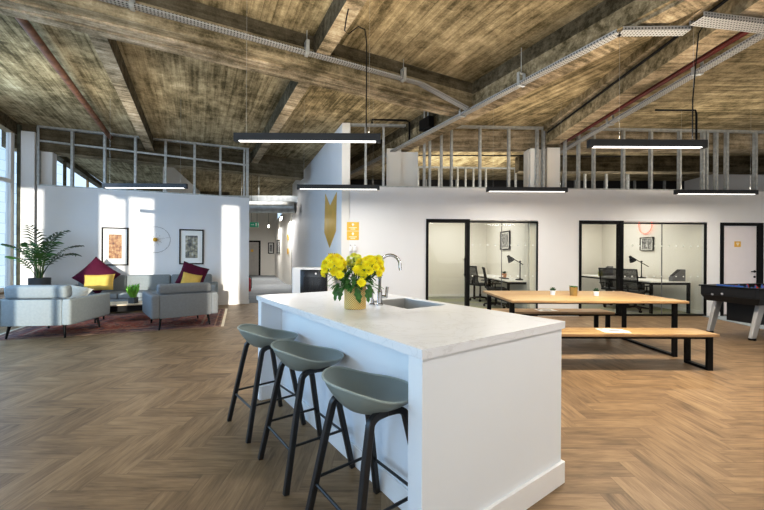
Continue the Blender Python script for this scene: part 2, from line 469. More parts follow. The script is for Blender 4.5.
def area(name, loc, size, power, col, aim, parent=None, shape='RECTANGLE', spread=180):
    l = bpy.data.lights.new(name, 'AREA'); l.shape = shape; l.size = size[0]; l.size_y = size[1]
    l.energy = power; l.color = col; l.spread = R(spread)
    o = bpy.data.objects.new(name, l); C.objects.link(o); o.location = loc
    o.rotation_euler = Vector(aim).to_track_quat('-Z', 'Y').to_euler()
    if parent is not None: o.parent = parent
    return o
COOL = (.38, .66, 1); WARM = (1, .91, .78); NEU = (1, .96, .91)
area('daylight_left_window', (-6.6, 2.2, 2.2), (8, 3), 230, COOL, (1, .1, -.08))
area('daylight_back_window', (-2.6, -2.8, 2.3), (5, 2.6), 120, (.85, .93, 1), (-.1, 1, -.05))
area('fill_back_right', (5.0, -2.8, 2.2), (6, 2.6), 95, NEU, (-.1, 1, -.05))  # added fill in front of solid wall, no window on this side

# ------------------------------------------------------------------ floor
def build_floor():
    bm = bmesh.new(); uvl = bm.loops.layers.uv.new('UVMap'); col = bm.faces.layers.float.new('rnd')
    n = 4; x0, x1, y0, y1 = -10.5, 12.5, -3.4, 12.5
    I0, I1, J0, J1 = int(x0 / PW) - 5, int(x1 / PW) + 5, int(y0 / PW) - 5, int(y1 / PW) + 5
    def plank(ax, ay, bx, by, horiz):
        if ax < -5.5 - .19 * (ay + 3) - .5 or ay < -3.2: return
        p = [(ax, ay), (bx, ay), (bx, by), (ax, by)]
        f = bm.faces.new([bm.verts.new((q[0], q[1], 0)) for q in p])
        f[col] = random.random()
        uv = [(0, 0), (PL, 0), (PL, PW), (0, PW)] if horiz else [(0, PW), (0, 0), (PL, 0), (PL, PW)]
        for l, t in zip(f.loops, uv): l[uvl].uv = t
    for j in range(J0, J1):
        for m in range((I0 - j) // (2 * n) - 1, (I1 - j) // (2 * n) + 2):
            i = j + 2 * n * m
            if I0 <= i <= I1: plank(i * PW, j * PW, (i + n) * PW, (j + 1) * PW, True)
    for i in range(I0, I1):
        for m in range((I0 - J1) // (2 * n) - 1, (I1 - J0) // (2 * n) + 2):
            j = i - (2 * n - 1) - 2 * n * m
            if J0 <= j <= J1: plank(i * PW, j * PW, (i + 1) * PW, (j + n) * PW, False)
    bmesh.ops.recalc_face_normals(bm, faces=bm.faces)
    me = bpy.data.meshes.new('floor'); bm.to_mesh(me); bm.free(); me.materials.append(M['floor'])
    o = bpy.data.objects.new('floor', me); C.objects.link(o); struct(o, 'oak herringbone plank floor')
build_floor()
b = MB(); b.prism_z([(-5.7, -3.1), (11.4, -3.1), (11.4, 24), (-11.6, 24), (-12.2, 16.3), (-8.1, 8.2), (-7.95, 7.6)], -.25, -.004); struct(b.build('floor_screed', M['carpet_grey'], smooth=False))
# wall frames
OA = R(1.9); OW = Matrix.Translation((0, 7.575, 0)) @ Matrix.Rotation(OA, 4, 'Z')
LA = R(21.8); LW = Matrix.Translation((-7.52, 7.757, 0)) @ Matrix.Rotation(LA, 4, 'Z')
CA = R(112.4); CW = Matrix.Translation((-.85, 7.55, 0)) @ Matrix.Rotation(CA, 4, 'Z')
def place(o, mat): o.matrix_world = mat; return o
b = MB(); b.prism_z([(-3.6, 9.53), (-2.45, 9.6), (-1.0, 7.6), (-1.6, 9.6), (-4.0, 15.6), (-6.0, 22.5), (-9.8, 22.5), (-6.0, 10.6)], 0, .006)
struct(b.build('floor_corridor', M['carpet_grey'], smooth=False), 'grey carpet in the corridor')
b = MB(); b.box(.2, 7.2, .07, 3.6, 0, .006); place(struct(b.build('floor_office', M['carpet_green'], smooth=False), 'grey and green carpet in the glazed offices'), OW)
b = MB(); b.prism_z([(6.97, 7.2), (6.85, 6.38), (6.6, 4.4), (11, 4.2), (11, 7.9), (7.0, 7.78)], 0, .006)
struct(b.build('floor_entrance', M['carpet_blue'], smooth=False), 'blue grey carpet in front of the white door')

# ------------------------------------------------------------------ ceiling slab and beams
ZS = 4.1
b = MB(); b.prism_z([(-5.7, -3.1), (3.6, -3.1), (3.6, 24), (-11.6, 24), (-12.2, 16.3), (-8.1, 8.2), (-7.95, 7.6)], ZS, ZS + .2); struct(b.build('ceiling', M['slab'], smooth=False), 'bare board marked concrete ceiling')
b = MB(); b.prism_z([(3.6, -3.1), (11.4, -3.1), (11.4, 24), (3.6, 24)], ZS, ZS + .2); struct(b.build('ceiling_right', M['slab_x'], smooth=False), 'bare concrete ceiling bay on the right')
GR = Matrix.Rotation(R(GA), 4, 'Z')
def shade_sides(o, dark):  # vertical faces get a darker concrete: side shading put into the colour
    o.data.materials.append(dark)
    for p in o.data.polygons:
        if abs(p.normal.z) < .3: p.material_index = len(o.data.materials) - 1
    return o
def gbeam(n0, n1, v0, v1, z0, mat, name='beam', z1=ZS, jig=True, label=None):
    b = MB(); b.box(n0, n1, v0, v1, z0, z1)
    o = b.build(name, mat, smooth=False); shade_sides(o, M['beam_stain_shade']); o.matrix_world = GR; struct(o, label); return o
# main beam on the left, with its rough lower ledge
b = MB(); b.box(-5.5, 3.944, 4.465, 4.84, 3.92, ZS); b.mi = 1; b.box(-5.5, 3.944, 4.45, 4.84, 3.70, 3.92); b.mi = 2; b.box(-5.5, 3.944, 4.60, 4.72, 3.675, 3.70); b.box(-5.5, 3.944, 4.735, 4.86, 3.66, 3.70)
o = b.build('beam', [M['beam_stain_shade'], M['beam'], M['beam_pale']], smooth=False); o.matrix_world = GR; struct(o, 'rough concrete main beam crossing the lounge ceiling')
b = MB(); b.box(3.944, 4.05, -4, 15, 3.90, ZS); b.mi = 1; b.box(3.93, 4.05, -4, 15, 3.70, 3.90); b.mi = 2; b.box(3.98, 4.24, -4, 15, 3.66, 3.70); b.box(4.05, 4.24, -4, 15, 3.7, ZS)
o = b.build('beam', [M['beam_stain_shade'], M['beam'], M['beam_pale']], smooth=False); o.matrix_world = GR; struct(o, 'rough concrete main beam along the cable tray')
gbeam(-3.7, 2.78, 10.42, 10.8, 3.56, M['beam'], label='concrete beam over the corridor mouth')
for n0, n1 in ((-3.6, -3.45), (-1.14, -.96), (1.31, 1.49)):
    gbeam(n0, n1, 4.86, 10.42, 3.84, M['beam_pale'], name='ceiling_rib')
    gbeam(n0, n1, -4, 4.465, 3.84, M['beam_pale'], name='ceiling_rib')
b = MB(); b.box(3.5, 3.78, -3, 7.62, 3.69, ZS); b.box(3.44, 3.5, -3, 7.62, 3.98, ZS); struct(shade_sides(b.build('beam', M['beam_pale'], smooth=False), M['beam']), 'concrete beam running to the right column')
b = MB(); b.box(.85, 12, 8.0, 8.3, 3.72, ZS); struct(b.build('beam', M['beam_pale'], smooth=False), 'concrete beam behind the metal studs')
b = MB(); b.box(3.8, 12, 9.9, 10.2, 3.66, ZS); struct(b.build('beam', M['beam_stain_shade'], smooth=False))
b = MB(); b.box(4.8, 12, 1.2, 1.5, 3.75, ZS); struct(b.build('beam', M['beam'], smooth=False))

# ------------------------------------------------------------------ walls
# office front wall, openings cut by assembling segments: (s0, s1, head) openings
b = MB(); th = .12
ops = [(.94, 3.37, 2.06), (4.27, 7.13, 2.06), (7.43, 8.40, 2.05)]
s = -.70
for a, c, h in ops:
    b.box(s, a, 0, th, 0, 2.745); b.box(a, c, 0, th, h, 2.745); s = c
b.box(s, 11.2, 0, th, 0, 2.745)
place(struct(b.build('wall_office', M['wall'], smooth=False), 'white partition wall with black framed office glazing'), OW)
b = MB()
for a, c in ((-.70, .94), (3.37, 4.27), (7.13, 7.43), (8.40, 11.2)): b.box(a, c, -.012, 0, 0, .09)
place(struct(b.build('baseboard_office', M['trim'], smooth=False)), OW)
# corridor wall (tall, runs away from the pillar end) and its end face
b = MB(); b.box(0, 7.15, -.16, 0, 0, ZS)
o = place(struct(b.build('wall_corridor', M['wall'], smooth=False), 'tall white corridor wall reaching the concrete ceiling'), CW)
b = MB(); b.box(-.86, -.69, 0, .2, 0, ZS); place(struct(b.build('wall_pillar', M['wall_warm'], smooth=False), 'white wall end beside the gold arrow'), OW)
# corridor beyond
b = MB(); b.box(-10.5, -6.5, 22, 22.15, 0, ZS); struct(b.build('wall_corridor_end', M['wall_warm'], smooth=False))
def wallseg(name, p, q, z1, t=.12, mat='wall_warm'):
    p = Vector((*p, 0)); q = Vector((*q, 0)); d = q - p; L_ = d.length
    b = MB(); b.box(0, L_, 0, t, 0, z1)
    o = b.build(name, M[mat], smooth=False); o.location = p; o.rotation_euler = (0, 0, math.atan2(d.y, d.x)); return struct(o)
wallseg('wall_corridor_right', (-4.42, 16.5), (-6.5, 22), 3.3)
wallseg('wall_corridor_corner', (-3.7, 15.0), (-4.42, 16.5), 3.3)
wallseg('wall_corridor_left', (-10.2, 22.1), (-6.6, 10.7), 4.1, .1)
# office interiors
b = MB()
b.box(.3, 7.2, 3.55, 3.65, 0, 2.7)
place(struct(b.build('wall_office_back', M['wall_warm'], smooth=False)), OW)
b = MB(); b.box(3.42, 3.52, .12, 3.55, 0, 2.7); place(struct(b.build('wall_office_divider', M['wall_warm'], smooth=False)), OW)
b = MB(); b.box(.2, .3, .12, 3.65, 0, 2.7); place(struct(b.build('wall_office_left', M['wall_warm'], smooth=False)), OW)
b = MB(); b.box(7.14, 7.24, .12, 3.65, 0, 2.7); place(struct(b.build('wall_office_right', M['wall_warm'], smooth=False)), OW)
b = MB(); b.box(.2, 7.24, .12, 3.65, 2.68, 2.74); place(struct(b.build('ceiling_office', M['wall_warm'], smooth=False)), OW)
b = MB(); b.box(.3, 7.14, 3.535, 3.55, 0, .09); b.box(3.405, 3.42, .13, 3.535, 0, .09); b.box(7.125, 7.14, .13, 3.535, 0, .09)
place(struct(b.build('baseboard_office_inside', M['trim'], smooth=False)), OW)
# far back wall with black windows
b = MB(); b.box(-2.2, 13, 13.2, 13.3, 0, ZS); struct(b.build('wall_far', M['dark_void'], smooth=False))
b = MB()
for i in range(12): b.box(-.6 + i * 1.1, -.55 + i * 1.1, 13.12, 13.2, 0, ZS)
struct(b.build('trim_1', M['galv'], smooth=False))
# lounge wall
b = MB(); b.box(0, 4.33, 0, .12, 0, 2.78); place(struct(b.build('wall_lounge', M['wall'], smooth=False), 'white lounge wall'), LW)
b = MB(); b.box(0, 4.34, -.014, 0, 0, .1); b.box(4.33, 4.344, -.014, .12, 0, .1); place(struct(b.build('baseboard_lounge', M['trim'], smooth=False)), LW)
b = MB(); b.box(-.27, -.04, -.02, .35, 0, 3.93); place(struct(b.build('column', M['wall'], smooth=False), 'white column in the window corner'), LW)
b = MB(); b.box(.02, .22, .10, .3, 2.82, 3.55); place(struct(b.build('wall_lounge_boxing', M['wall'], smooth=False)), LW)
b = MB(); b.box(-.33, -.275, -.03, .1, 0, 4.05); place(struct(b.build('column_steel', M['column_rust'], smooth=False), 'rusty green steel post in the window corner'), LW)
# window wall on the left: runs from the corner toward the camera
WA = math.atan2(-1, .188)
WW = Matrix.Translation((-7.83, 7.60, 0)) @ Matrix.Rotation(WA, 4, 'Z')    # local x = toward camera, local y = into the room (left->right side +)
b = MB(); b.box(0, 10.8, -.25, 0, 0, .46); b.box(0, 10.8, -.25, 0, 4.02, ZS)
place(struct(b.build('wall_left', M['wall'], smooth=False), 'window wall on the left'), WW)
b = MB(); b.box(0, 10.8, -.25, .06, .46, .5); place(struct(b.build('trim_sill', M['sill'], smooth=False), 'brown window sill'), WW)
for i in range(5):
    x0 = .02 + i * 2.15; x1 = x0 + 2.05
    t = thing('window_%d' % (i + 1), 'white framed tall window with pale block facade beyond', None, kind='structure'); t.matrix_world = WW
    b = MB()
    b.box(x0, x0 + .09, -.10, -.01, .5, 4.02); b.box(x1 - .07, x1, -.10, -.01, .5, 4.02)
    b.box(x0 + .09, x1 - .07, -.10, -.01, .5, .58); b.box(x0 + .09, x1 - .07, -.10, -.01, 3.94, 4.02); b.box(x0 + .09, x1 - .07, -.10, -.01, 2.78, 2.86)
    b.box((x0 + x1) / 2 - .03, (x0 + x1) / 2 + .03, -.085, -.025, .58, 2.78)
    b.build('window_frame', M['white'], t, smooth=False)
    b = MB(); b.box(x0 + .09, x1 - .07, -.06, -.05, .58, 2.78); b.box(x0 + .09, x1 - .07, -.06, -.05, 2.86, 3.94)
    b.build('glass_pane', M['glass_clear'], t, smooth=False)
b = MB()
for i in range(1, 5): b.box(.02 + i * 2.15 - .1, .02 + i * 2.15, -.2, 0, .5, 4.02)
place(struct(b.build('wall_left_pier', M['wall'], smooth=False)), WW)
b = MB(); b.box(-22, -21.6, -6, 24, -3, 9); tag(b.build('facade_building', M['block'], smooth=False), 'pale blue grey block facade of the building outside the left window', 'building', kind='structure')
# second window wall behind the lounge wall
BW = Matrix.Translation((-8.0, 8.1, 0)) @ Matrix.Rotation(R(117.4), 4, 'Z')
b = MB(); b.box(0, 9, 0, .2, 0, .9); b.box(0, 9, 0, .2, 3.95, ZS)
for i in range(4): b.box(i * 2.4, i * 2.4 + .08, 0, .06, .9, 3.95)
place(struct(b.build('wall_left_far', M['beam_stain_shade'], smooth=False)), BW)
wallseg('wall_lounge_back', (-12.5, 15.6), (-6.9, 16.0), 4.1, .1, 'beam_stain_shade')
# unseen wall behind the camera, its openings placed to shape the sun patches
b = MB(); YB = -3.0
edges = [(-6.2, -4.02), (-3.55, -2.5), (-1.96, -1.90), (-1.35, .22), (.67, 12)]
for a, c in edges: b.box(a, c, YB - .1, YB, 0, ZS)
for a, c in ((-4.02, -3.55), (-2.5, -1.96), (-1.90, -1.65), (-1.5, -1.35), (.22, .67)): b.box(a, c, YB - .1, YB, 0, .9)
for a, c in ((-4.02, -3.55), (-2.5, -1.96), (-1.9, -1.35), (.22, .67)): b.box(a, c, YB - .1, YB, 3.72, ZS)
struct(b.build('wall_back_sun_mask', M['wall'], smooth=False))
b = MB(); b.box(11.2, 11.3, -3, 13.2, 0, ZS); struct(b.build('wall_right', M['wall'], smooth=False))

# ------------------------------------------------------------------ concrete columns behind the studs
b = MB(); b.box(.09, .42, 7.95, 8.3, 0, 3.68); b.box(.42, .80, 8.0, 8.3, 0, 3.62); struct(b.build('column', M['wall_warm'], smooth=False), 'white column under the main beam')
b = MB(); b.box(3.25, 3.44, 7.82, 7.87, 0, 3.66); b.box(3.62, 3.90, 7.82, 8.2, 0, 3.68); b.box(3.25, 3.62, 7.95, 8.2, 0, 3.68); struct(b.build('column', M['wall_warm'], smooth=False), 'white column under the right beam')

# ------------------------------------------------------------------ metal stud frames
def stud(b, x, z0, z1, w=.045, d=.075):
    b.box(x - w / 2, x - w / 2 + .004, 0, d, z0, z1); b.box(x - w / 2, x + w / 2, 0, .004, z0, z1); b.box(x - w / 2, x + w / 2, d - .004, d, z0, z1)
def stud_frame(mat, label, xs, s0, s1, zt, rail=None):
    t = thing('stud_frame', label, None, kind='structure'); t.matrix_world = mat
    b = MB(); b.box(s0, s1, 0, .08, zt, zt + .03); b.build('bottom_track', M['galv'], t, smooth=False)
    b = MB(); b.box(s0, s1, 0, .08, ZS - .045, ZS); b.build('top_track', M['galv'], t, smooth=False)
    for x in xs:
        b = MB(); stud(b, x, zt + .03, ZS - .045, .05 if not isinstance(x, float) or x != xs[-1] else .07); b.build('stud', M['galv'], t, smooth=False)
    if rail:
        b = MB(); b.hexa([(s0, .01, rail[0]), (s1, .01, rail[1]), (s1, .05, rail[1]), (s0, .05, rail[0]), (s0, .01, rail[0] + .04), (s1, .01, rail[1] + .04), (s1, .05, rail[1] + .04), (s0, .05, rail[0] + .04)])
        b.build('mid_rail', M['galv'], t, smooth=False)
    return t
stud_frame(LW @ Matrix.Translation((0, .02, 0)), 'galvanised metal studs on top of the lounge wall', [.0, .59, 1.19, 1.79, 2.41, 3.04, 3.63, 4.20, 4.28], -.02, 4.32, 2.78, (3.75, 3.63))
xs = [-.36, .02, .90, 1.02, 1.27, 1.49, 2.11, 2.74, 3.36, 3.50, 3.98, 4.28, 4.62, 5.28, 5.90, 6.55, 7.08, 7.16, 7.38, 7.62, 8.28, 8.9, 9.5]
stud_frame(OW @ Matrix.Translation((0, .02, 0)), 'galvanised metal studs on top of the office wall', xs, -.69, 10.5, 2.745)
xs2 = [.6, 1.25, 1.9, 2.5, 2.75, 3.0, 3.4, 4.35, 5.0, 5.2, 5.9, 6.6, 7.3, 8.0]
stud_frame(OW @ Matrix.Translation((0, 3.56, 0)), 'galvanised metal studs on the back wall of the offices', xs2, .3, 9.5, 2.70)

# ------------------------------------------------------------------ office glazing and doors
def glazed_door(n, s0, s1, h, label, handle=True):
    t = thing('door_%d' % n, label, None, kind='structure'); t.matrix_world = OW
    b = MB(); b.box(s0, s0 + .05, -.02, .10, 0, h); b.box(s1 - .075, s1, -.03, .10, 0, h); b.box(s0 + .05, s1 - .075, -.02, .10, h - .07, h)
    b.box(s0 + .05, s1 - .075, .02, .06, 0, .05)
    b.build('door_frame', M['black'], t, smooth=False)
    b = MB(); b.box(s0 + .05, s1 - .075, .035, .043, .05, h - .07); b.build('glass_leaf', M['glass'], t, smooth=False)
    b = MB(); b.box(s1 - .115, s1 - .095, -.045, -.02, .85, 1.25); b.box(s1 - .115, s1 - .08, -.03, .036, .88, .90); b.box(s1 - .115, s1 - .08, -.03, .036, 1.2, 1.22)
    b.build('pull_handle', M['black'], t, smooth=False)
glazed_door(1, .94, 1.876, 2.075, 'black framed glass door of the first office')
glazed_door(2, 4.27, 5.24, 2.07, 'black framed glass door of the second office')
def glazing(n, s0, s1, h, joint, label):
    t = thing('window_%d' % n, label, None, kind='structure'); t.matrix_world = OW
    b = MB(); b.box(s0, s1, 0, .06, h - .03, h); b.box(s1 - .02, s1, 0, .055, 0, h - .03); b.box(s0, s1 - .02, 0, .06, 0, .035)
    b.build('window_frame', M['black'], t, smooth=False)
    for a, c in ((s0, joint - .006), (joint + .006, s1 - .02)):
        b = MB(); b.box(a, c, .04, .05, .035, h - .03); b.build('glass_pane', M['glass'], t, smooth=False)
    b = MB(); b.box(joint - .006, joint + .006, .038, .052, .035, h - .03); b.build('glass_joint', M['ink'], t, smooth=False)
    b = MB()
    k = s0 + .08
    while k < s1 - .08:
        for z in (.86, 1.53):
            b.lathe([(0, 0), (.016, 0), (.016, .001), (0, .001)], seg=10, mat=Matrix.Translation((k, .039, z)) @ Matrix.Rotation(PI / 2, 4, 'X'))
        k += .165
    b.build('frosted_dots', M['frost'], t, smooth=False)
glazing(6, 1.876, 3.375, 2.04, 2.592, 'clear glass partition of the first office')
glazing(7, 5.24, 7.135, 2.04, 6.154, 'clear glass partition of the second office')
t = thing('door_3', 'white door in a black frame with a small gold sign', None, kind='structure'); t.matrix_world = OW
b = MB(); b.box(7.43, 7.50, -.02, .1, 0, 2.05); b.box(8.27, 8.40, -.02, .1, 0, 2.05); b.box(7.50, 8.27, -.02, .1, 1.985, 2.05); b.build('door_frame', M['black'], t, smooth=False)
b = MB(); b.box(7.50, 8.27, .01, .05, .03, 1.985); b.build('door_leaf', plain('pinkish_white_door', (.78, .74, .76), .5, var=.01), t, smooth=False)
b = MB(); b.box(7.765, 7.905, .004, .01, 1.52, 1.64); sg = b.build('sign_plate', M['gold'], t, smooth=False)
b = MB(); b.box(7.80, 7.87, .001, .004, 1.592, 1.612); b.box(7.815, 7.855, .001, .004, 1.555, 1.575); b.build('sign_mark', M['white_mark'], sg, smooth=False)
b = MB(); b.tube([(8.225, .01, .98), (8.225, -.045, .98), (8.10, -.045, .98)], .011, 8); b.lathe([(0, 0), (.026, 0), (.026, .01), (0, .01)], seg=14, mat=Matrix.Translation((8.225, .01, .98)) @ Matrix.Rotation(PI / 2, 4, 'X'))
b.lathe([(0, 0), (.022, 0), (.022, .01), (0, .01)], seg=14, mat=Matrix.Translation((8.225, .01, .86)) @ Matrix.Rotation(PI / 2, 4, 'X'))
b.build('door_handle', M['black'], t)
# corridor end door
t = thing('door_4', 'dark framed door at the end of the corridor', None, kind='structure', loc=(-8.1, 21.98, 0))
b = MB(); b.box(-.45, -.40, -.03, 0, 0, 2.15); b.box(.5, .6, -.03, 0, 0, 2.15); b.box(-.4, .5, -.03, 0, 2.05, 2.15); b.build('door_frame', M['black'], t, smooth=False)
b = MB(); b.box(-.4, .5, -.02, -.002, .02, 2.05); b.build('door_leaf', plain('taupe_door', (.42, .40, .38), .5), t, smooth=False)
b = MB(); b.box(.0, .16, -.026, -.02, 1.45, 1.6); b.build('sign_plate', M['gold'], t, smooth=False)

# ------------------------------------------------------------------ wall graphics and signs
apts = [(1.52, 2.832), (1.033, 2.467), (.44, 2.70), (.491, 1.834), (1.06, 1.466), (1.607, 1.863)]
b = MB(); b.prism(apts, .001, .007); o = b.build('arrow_sign', M['gold'], smooth=False)
place(tag(o, 'large gold arrow sign pointing down on the tall white wall', 'arrow sign'), CW)
t = thing('gold_lettering', 'small gold lettering on the tall white wall below the arrow', 'lettering'); t.matrix_world = CW
x = .55
for wd in (.16, .1, .2, .12):
    b = MB(); b.box(x, x + wd * .7, .001, .005, 1.22, 1.34); b.build('letter', M['gold'], t, smooth=False); x += wd + .03
for z0, lab in ((1.81, 'upper yellow square sign with a white emblem on the office wall'), (1.615, 'lower yellow square sign with a white emblem on the office wall')):
    t = thing('wall_sign', lab, 'sign', group=None); t.matrix_world = OW @ Matrix.Translation((-.62, 0, z0))
    b = MB(); b.box(-.127, .127, -.008, 0, 0, .185); b.build('sign_board', M['yellow_sign'], t, smooth=False)
    b = MB(); b.lathe([(0, 0), (.026, 0), (.026, .002), (0, .002)], seg=16, mat=Matrix.Translation((0, -.008, .135)) @ Matrix.Rotation(PI / 2, 4, 'X')); b.prism([(-.018, .125), (.018, .125), (0, .09)], -.0102, -.008)
    b.build('emblem', M['white_mark'], t, smooth=False)
    b = MB(); b.box(-.085, .085, -.0095, -.008, .060, .072); b.box(-.05, .05, -.0095, -.008, .030, .042); b.build('text_line', M['white_mark'], t, smooth=False)
t = thing('soap_dispenser', 'small white double dispenser on the office wall under the yellow signs', 'dispenser'); t.matrix_world = OW @ Matrix.Translation((-.615, 0, 1.37))
for k in (-1, 1):
    b = MB(); b.rbox(k * .045 - .035, k * .045 + .035, -.07, 0, 0, .11, .012, 2); o = b.build('bottle', M['white'], t)
    b = MB(); b.tube([(k * .045, -.035, .11), (k * .045, -.035, .135), (k * .045 - .02, -.055, .135)], .006, 6); b.build('pump', M['ink'], o)
# corridor signs & pictures
for z, lab in ((2.02, 'upper small gold sign at the corridor corner'), (1.42, 'lower small gold sign at the corridor corner')):
    b = MB(); b.box(-.13, .13, -.01, 0, 0, .24); o = b.build('wall_sign', M['gold'], smooth=False)
    o.location = (-4.105, 15.515, z - .1); o.rotation_euler = (0, 0, math.atan2(-1.5, .72)); tag(o, lab, 'sign')
def picture(mat, wd, ht, fw, art, label, mount=.16, group=None, name='framed_picture'):
    t = thing(name, label, 'picture', group=group); t.matrix_world = mat
    b = MB(); b.box(-wd / 2, -wd / 2 + fw, -.03, 0, 0, ht); b.box(wd / 2 - fw, wd / 2, -.03, 0, 0, ht); b.box(-wd / 2 + fw, wd / 2 - fw, -.03, 0, 0, fw); b.box(-wd / 2 + fw, wd / 2 - fw, -.03, 0, ht - fw, ht)
    b.build('frame', M['black'], t, smooth=False)
    b = MB(); b.box(-wd / 2 + fw, wd / 2 - fw, -.012, 0, fw, ht - fw); b.build('mount', M['paper'], t, smooth=False)
    m = mount
    b = MB(); b.box(-wd / 2 + wd * m, wd / 2 - wd * m, -.014, -.012, ht * m * .72, ht * (1 - m * .72)); b.build('print', M[art], t, smooth=False)
    return t
picture(LW @ Matrix.Translation((1.418, 0, 1.024)), .515, .882, .028, 'art_warm', 'black framed ochre city print on the sunlit lounge wall', .25)
picture(LW @ Matrix.Translation((2.992, 0, 1.045)), .535, .866, .028, 'art_cool', 'black framed grey tree print right of the wire ring', .25)
picture(OW @ Matrix.Translation((1.30, 3.535, 1.46)), .42, .52, .03, 'art_bw', 'dark framed print on the office back wall seen through the first glass door')
picture(OW @ Matrix.Translation((3.405, 1.95, 1.46)) @ Matrix.Rotation(-PI / 2, 4, 'Z'), .66, .50, .03, 'art_bw', 'dark framed print above the desk lamp in the first office')
picture(OW @ Matrix.Translation((7.125, 1.68, 1.46)) @ Matrix.Rotation(-PI / 2, 4, 'Z'), .45, .35, .012, 'art_bw', 'small landscape print under the pink neon ring in the second office', .12)
ca = math.atan2(-5.5, 2.08)
picture(Matrix.Translation((-6.85, 21.98, 1.35)), .36, .68, .05, 'art_bw', 'small dark framed picture at the far end of the corridor', .25)
for k, lab in ((.42, 'nearer dark framed picture on the corridor side wall'), (.64, 'farther dark framed picture on the corridor side wall')):
    picture(Matrix.Translation((-4.42 - 2.08 * k - .118, 16.5 + 5.5 * k - .045, 1.35)) @ Matrix.Rotation(ca, 4, 'Z'), .8, .75, .06, 'art_bw', lab, .22)
t = thing('wire_ring', 'thin wire ring with a gold centre on the lounge wall between two pictures', 'wall decoration'); t.matrix_world = LW @ Matrix.Translation((2.22, 0, 1.64))
b = MB(); b.torus((0, -.02, 0), .31, .0026, 'y', 64, 5)
for k in range(10):
    a = k * PI / 5 + .2; b.tube([(math.cos(a) * .06, -.02, math.sin(a) * .06), (math.cos(a) * (.31 if k % 5 == 0 else .15), -.02, math.sin(a) * (.31 if k % 5 == 0 else .15))], .0016, 4)
b.build('ring', M['dark_metal'], t)
b = MB(); b.lathe([(0, -.05), (.035, -.036), (.05, 0), (.035, .036), (0, .05)], (0, 0, 0), 20, Matrix.Translation((0, -.05, 0))); b.build('gold_centre', M['gold'], t)
# neon ring
b = MB(); b.torus((0, 0, 0), .23, .013, 'x', 48, 6); o = b.build('neon_ring', M['neon']); o.matrix_world = OW @ Matrix.Translation((7.10, 1.72, 2.14)); tag(o, 'glowing pink neon ring on the second office wall', 'neon light')
# exit sign
t = thing('exit_sign', 'green running man exit sign hanging at the corridor mouth', 'sign', loc=(-4.6, 12.8, 2.28))
b = MB(); b.box(-.15, .15, -.02, .02, 0, .17); b.build('sign_box', M['green_sign'], t, smooth=False)
b = MB(); b.box(.05, .11, -.024, -.02, .03, .14); b.box(-.11, -.03, -.024, -.02, .07, .10); b.prism([(-.03, .05), (-.03, .12), (.01, .085)], -.024, -.02); b.build('pictogram', M['white_mark'], t, smooth=False)
for xx in (-.1, .1):
    b = MB(); b.tube([(xx, 0, .17), (xx, 0, 1.82)], .006, 6); b.build('hanger_rod', M['dark_metal'], t)
# duct, corridor lamps
t = thing('ventilation_duct', 'silver spiral duct crossing above the corridor', 'duct', loc=(0, 0, 0))
b = MB()
pts = [(-7.2, 12.3, 2.93), (-2.95, 12.5, 2.93)]
prof = []
n = 44
for i in range(n + 1):
    z = i / n * 4.1; prof.append((.2 + (.006 if i % 3 == 0 else 0), z))
mt = Matrix.Translation((-7.1, 12.3, 2.93)) @ Matrix.Rotation(PI / 2, 4, 'Y')
b.lathe(prof, (0, 0, 0), 24, mt); b.build('duct_pipe', M['duct'], t)
for xx in (-4.9, -4.3):
    b = MB(); b.tube([(xx, 12.4, 3.12), (xx, 12.4, ZS)], .008, 6); b.build('hanger_rod', M['galv'], t)
b = MB(); b.box(-7.1, -2.95, 13.0, 13.4, 3.2, 3.45); tag(b.build('ventilation_duct', M['duct'], smooth=False), 'rectangular duct above the spiral duct in the corridor', 'duct')
for i, (x, y, lab) in enumerate(((-4.15, 14.6, 'nearer glowing strip light hanging in the corridor'), (-5.9, 18.5, 'farther glowing strip light hanging in the corridor'))):
    t = thing('corridor_light', lab, 'light', (x, y, 2.78), R(18), 'corridor strip lights')
    b = MB(); b.box(-.035, .035, -.65, .65, 0, .06); b.build('lamp_body', M['lamp_body'], t, smooth=False)
    b = MB(); b.box(-.03, .03, -.64, .64, -.03, 0); b.build('diffuser', emit('corridor_tube', (1, .97, .92), 12), t, smooth=False)
    for yy in (-.5, .5):
        b = MB(); b.tube([(0, yy, .06), (0, yy, 1.32)], .005, 5); b.build('hanger_wire', M['dark_metal'], t)
    area('corridor_light_glow', (x, y, 2.72), (.3, 1.2), 80, NEU, (0, 0, -1))
# fire extinguisher
t = thing('fire_extinguisher', 'red fire extinguisher on the corridor carpet behind the lounge wall', 'fire extinguisher', (-4.66, 12.45, .006))
b = MB(); b.lathe([(0, 0), (.075, 0), (.08, .02), (.08, .38), (.06, .45), (.03, .48), (0, .48)], (0, 0, 0), 20); b.build('cylinder_body', M['red'], t)
b = MB(); b.box(-.02, .02, -.09, .03, .48, .53); b.tube([(0, .03, .5), (.07, .05, .48), (.095, .03, .3), (.095, 0, .1)], .012, 8); b.build('valve', M['black'], t)

# ------------------------------------------------------------------ white appliance beside corridor wall
t = thing('drinks_cooler', 'white cooler with a black ribbed front by the tall white wall', 'cooler', (-1.42, 7.34, 0), R(2))
b = MB(); b.rbox(-.43, .43, 0, .42, .0, 1.03, .03, 3); b.build('housing', M['white'], t)
b = MB(); b.rbox(-.26, .30, -.02, .01, .08, .99, .015, 2); f = b.build('front_panel', M['black_glass'], t)
b = MB()
for k in range(16): b.box(-.19 + k * .028, -.178 + k * .028, -.03, -.018, .12, .84)
b.build('grille', M['dark_metal'], f, smooth=False)
b = MB(); b.lathe([(0, 0), (.022, 0), (.022, .012), (0, .012)], seg=14, mat=Matrix.Translation((.06, -.02, .91)) @ Matrix.Rotation(PI / 2, 4, 'X')); b.build('dial', M['white'], f)

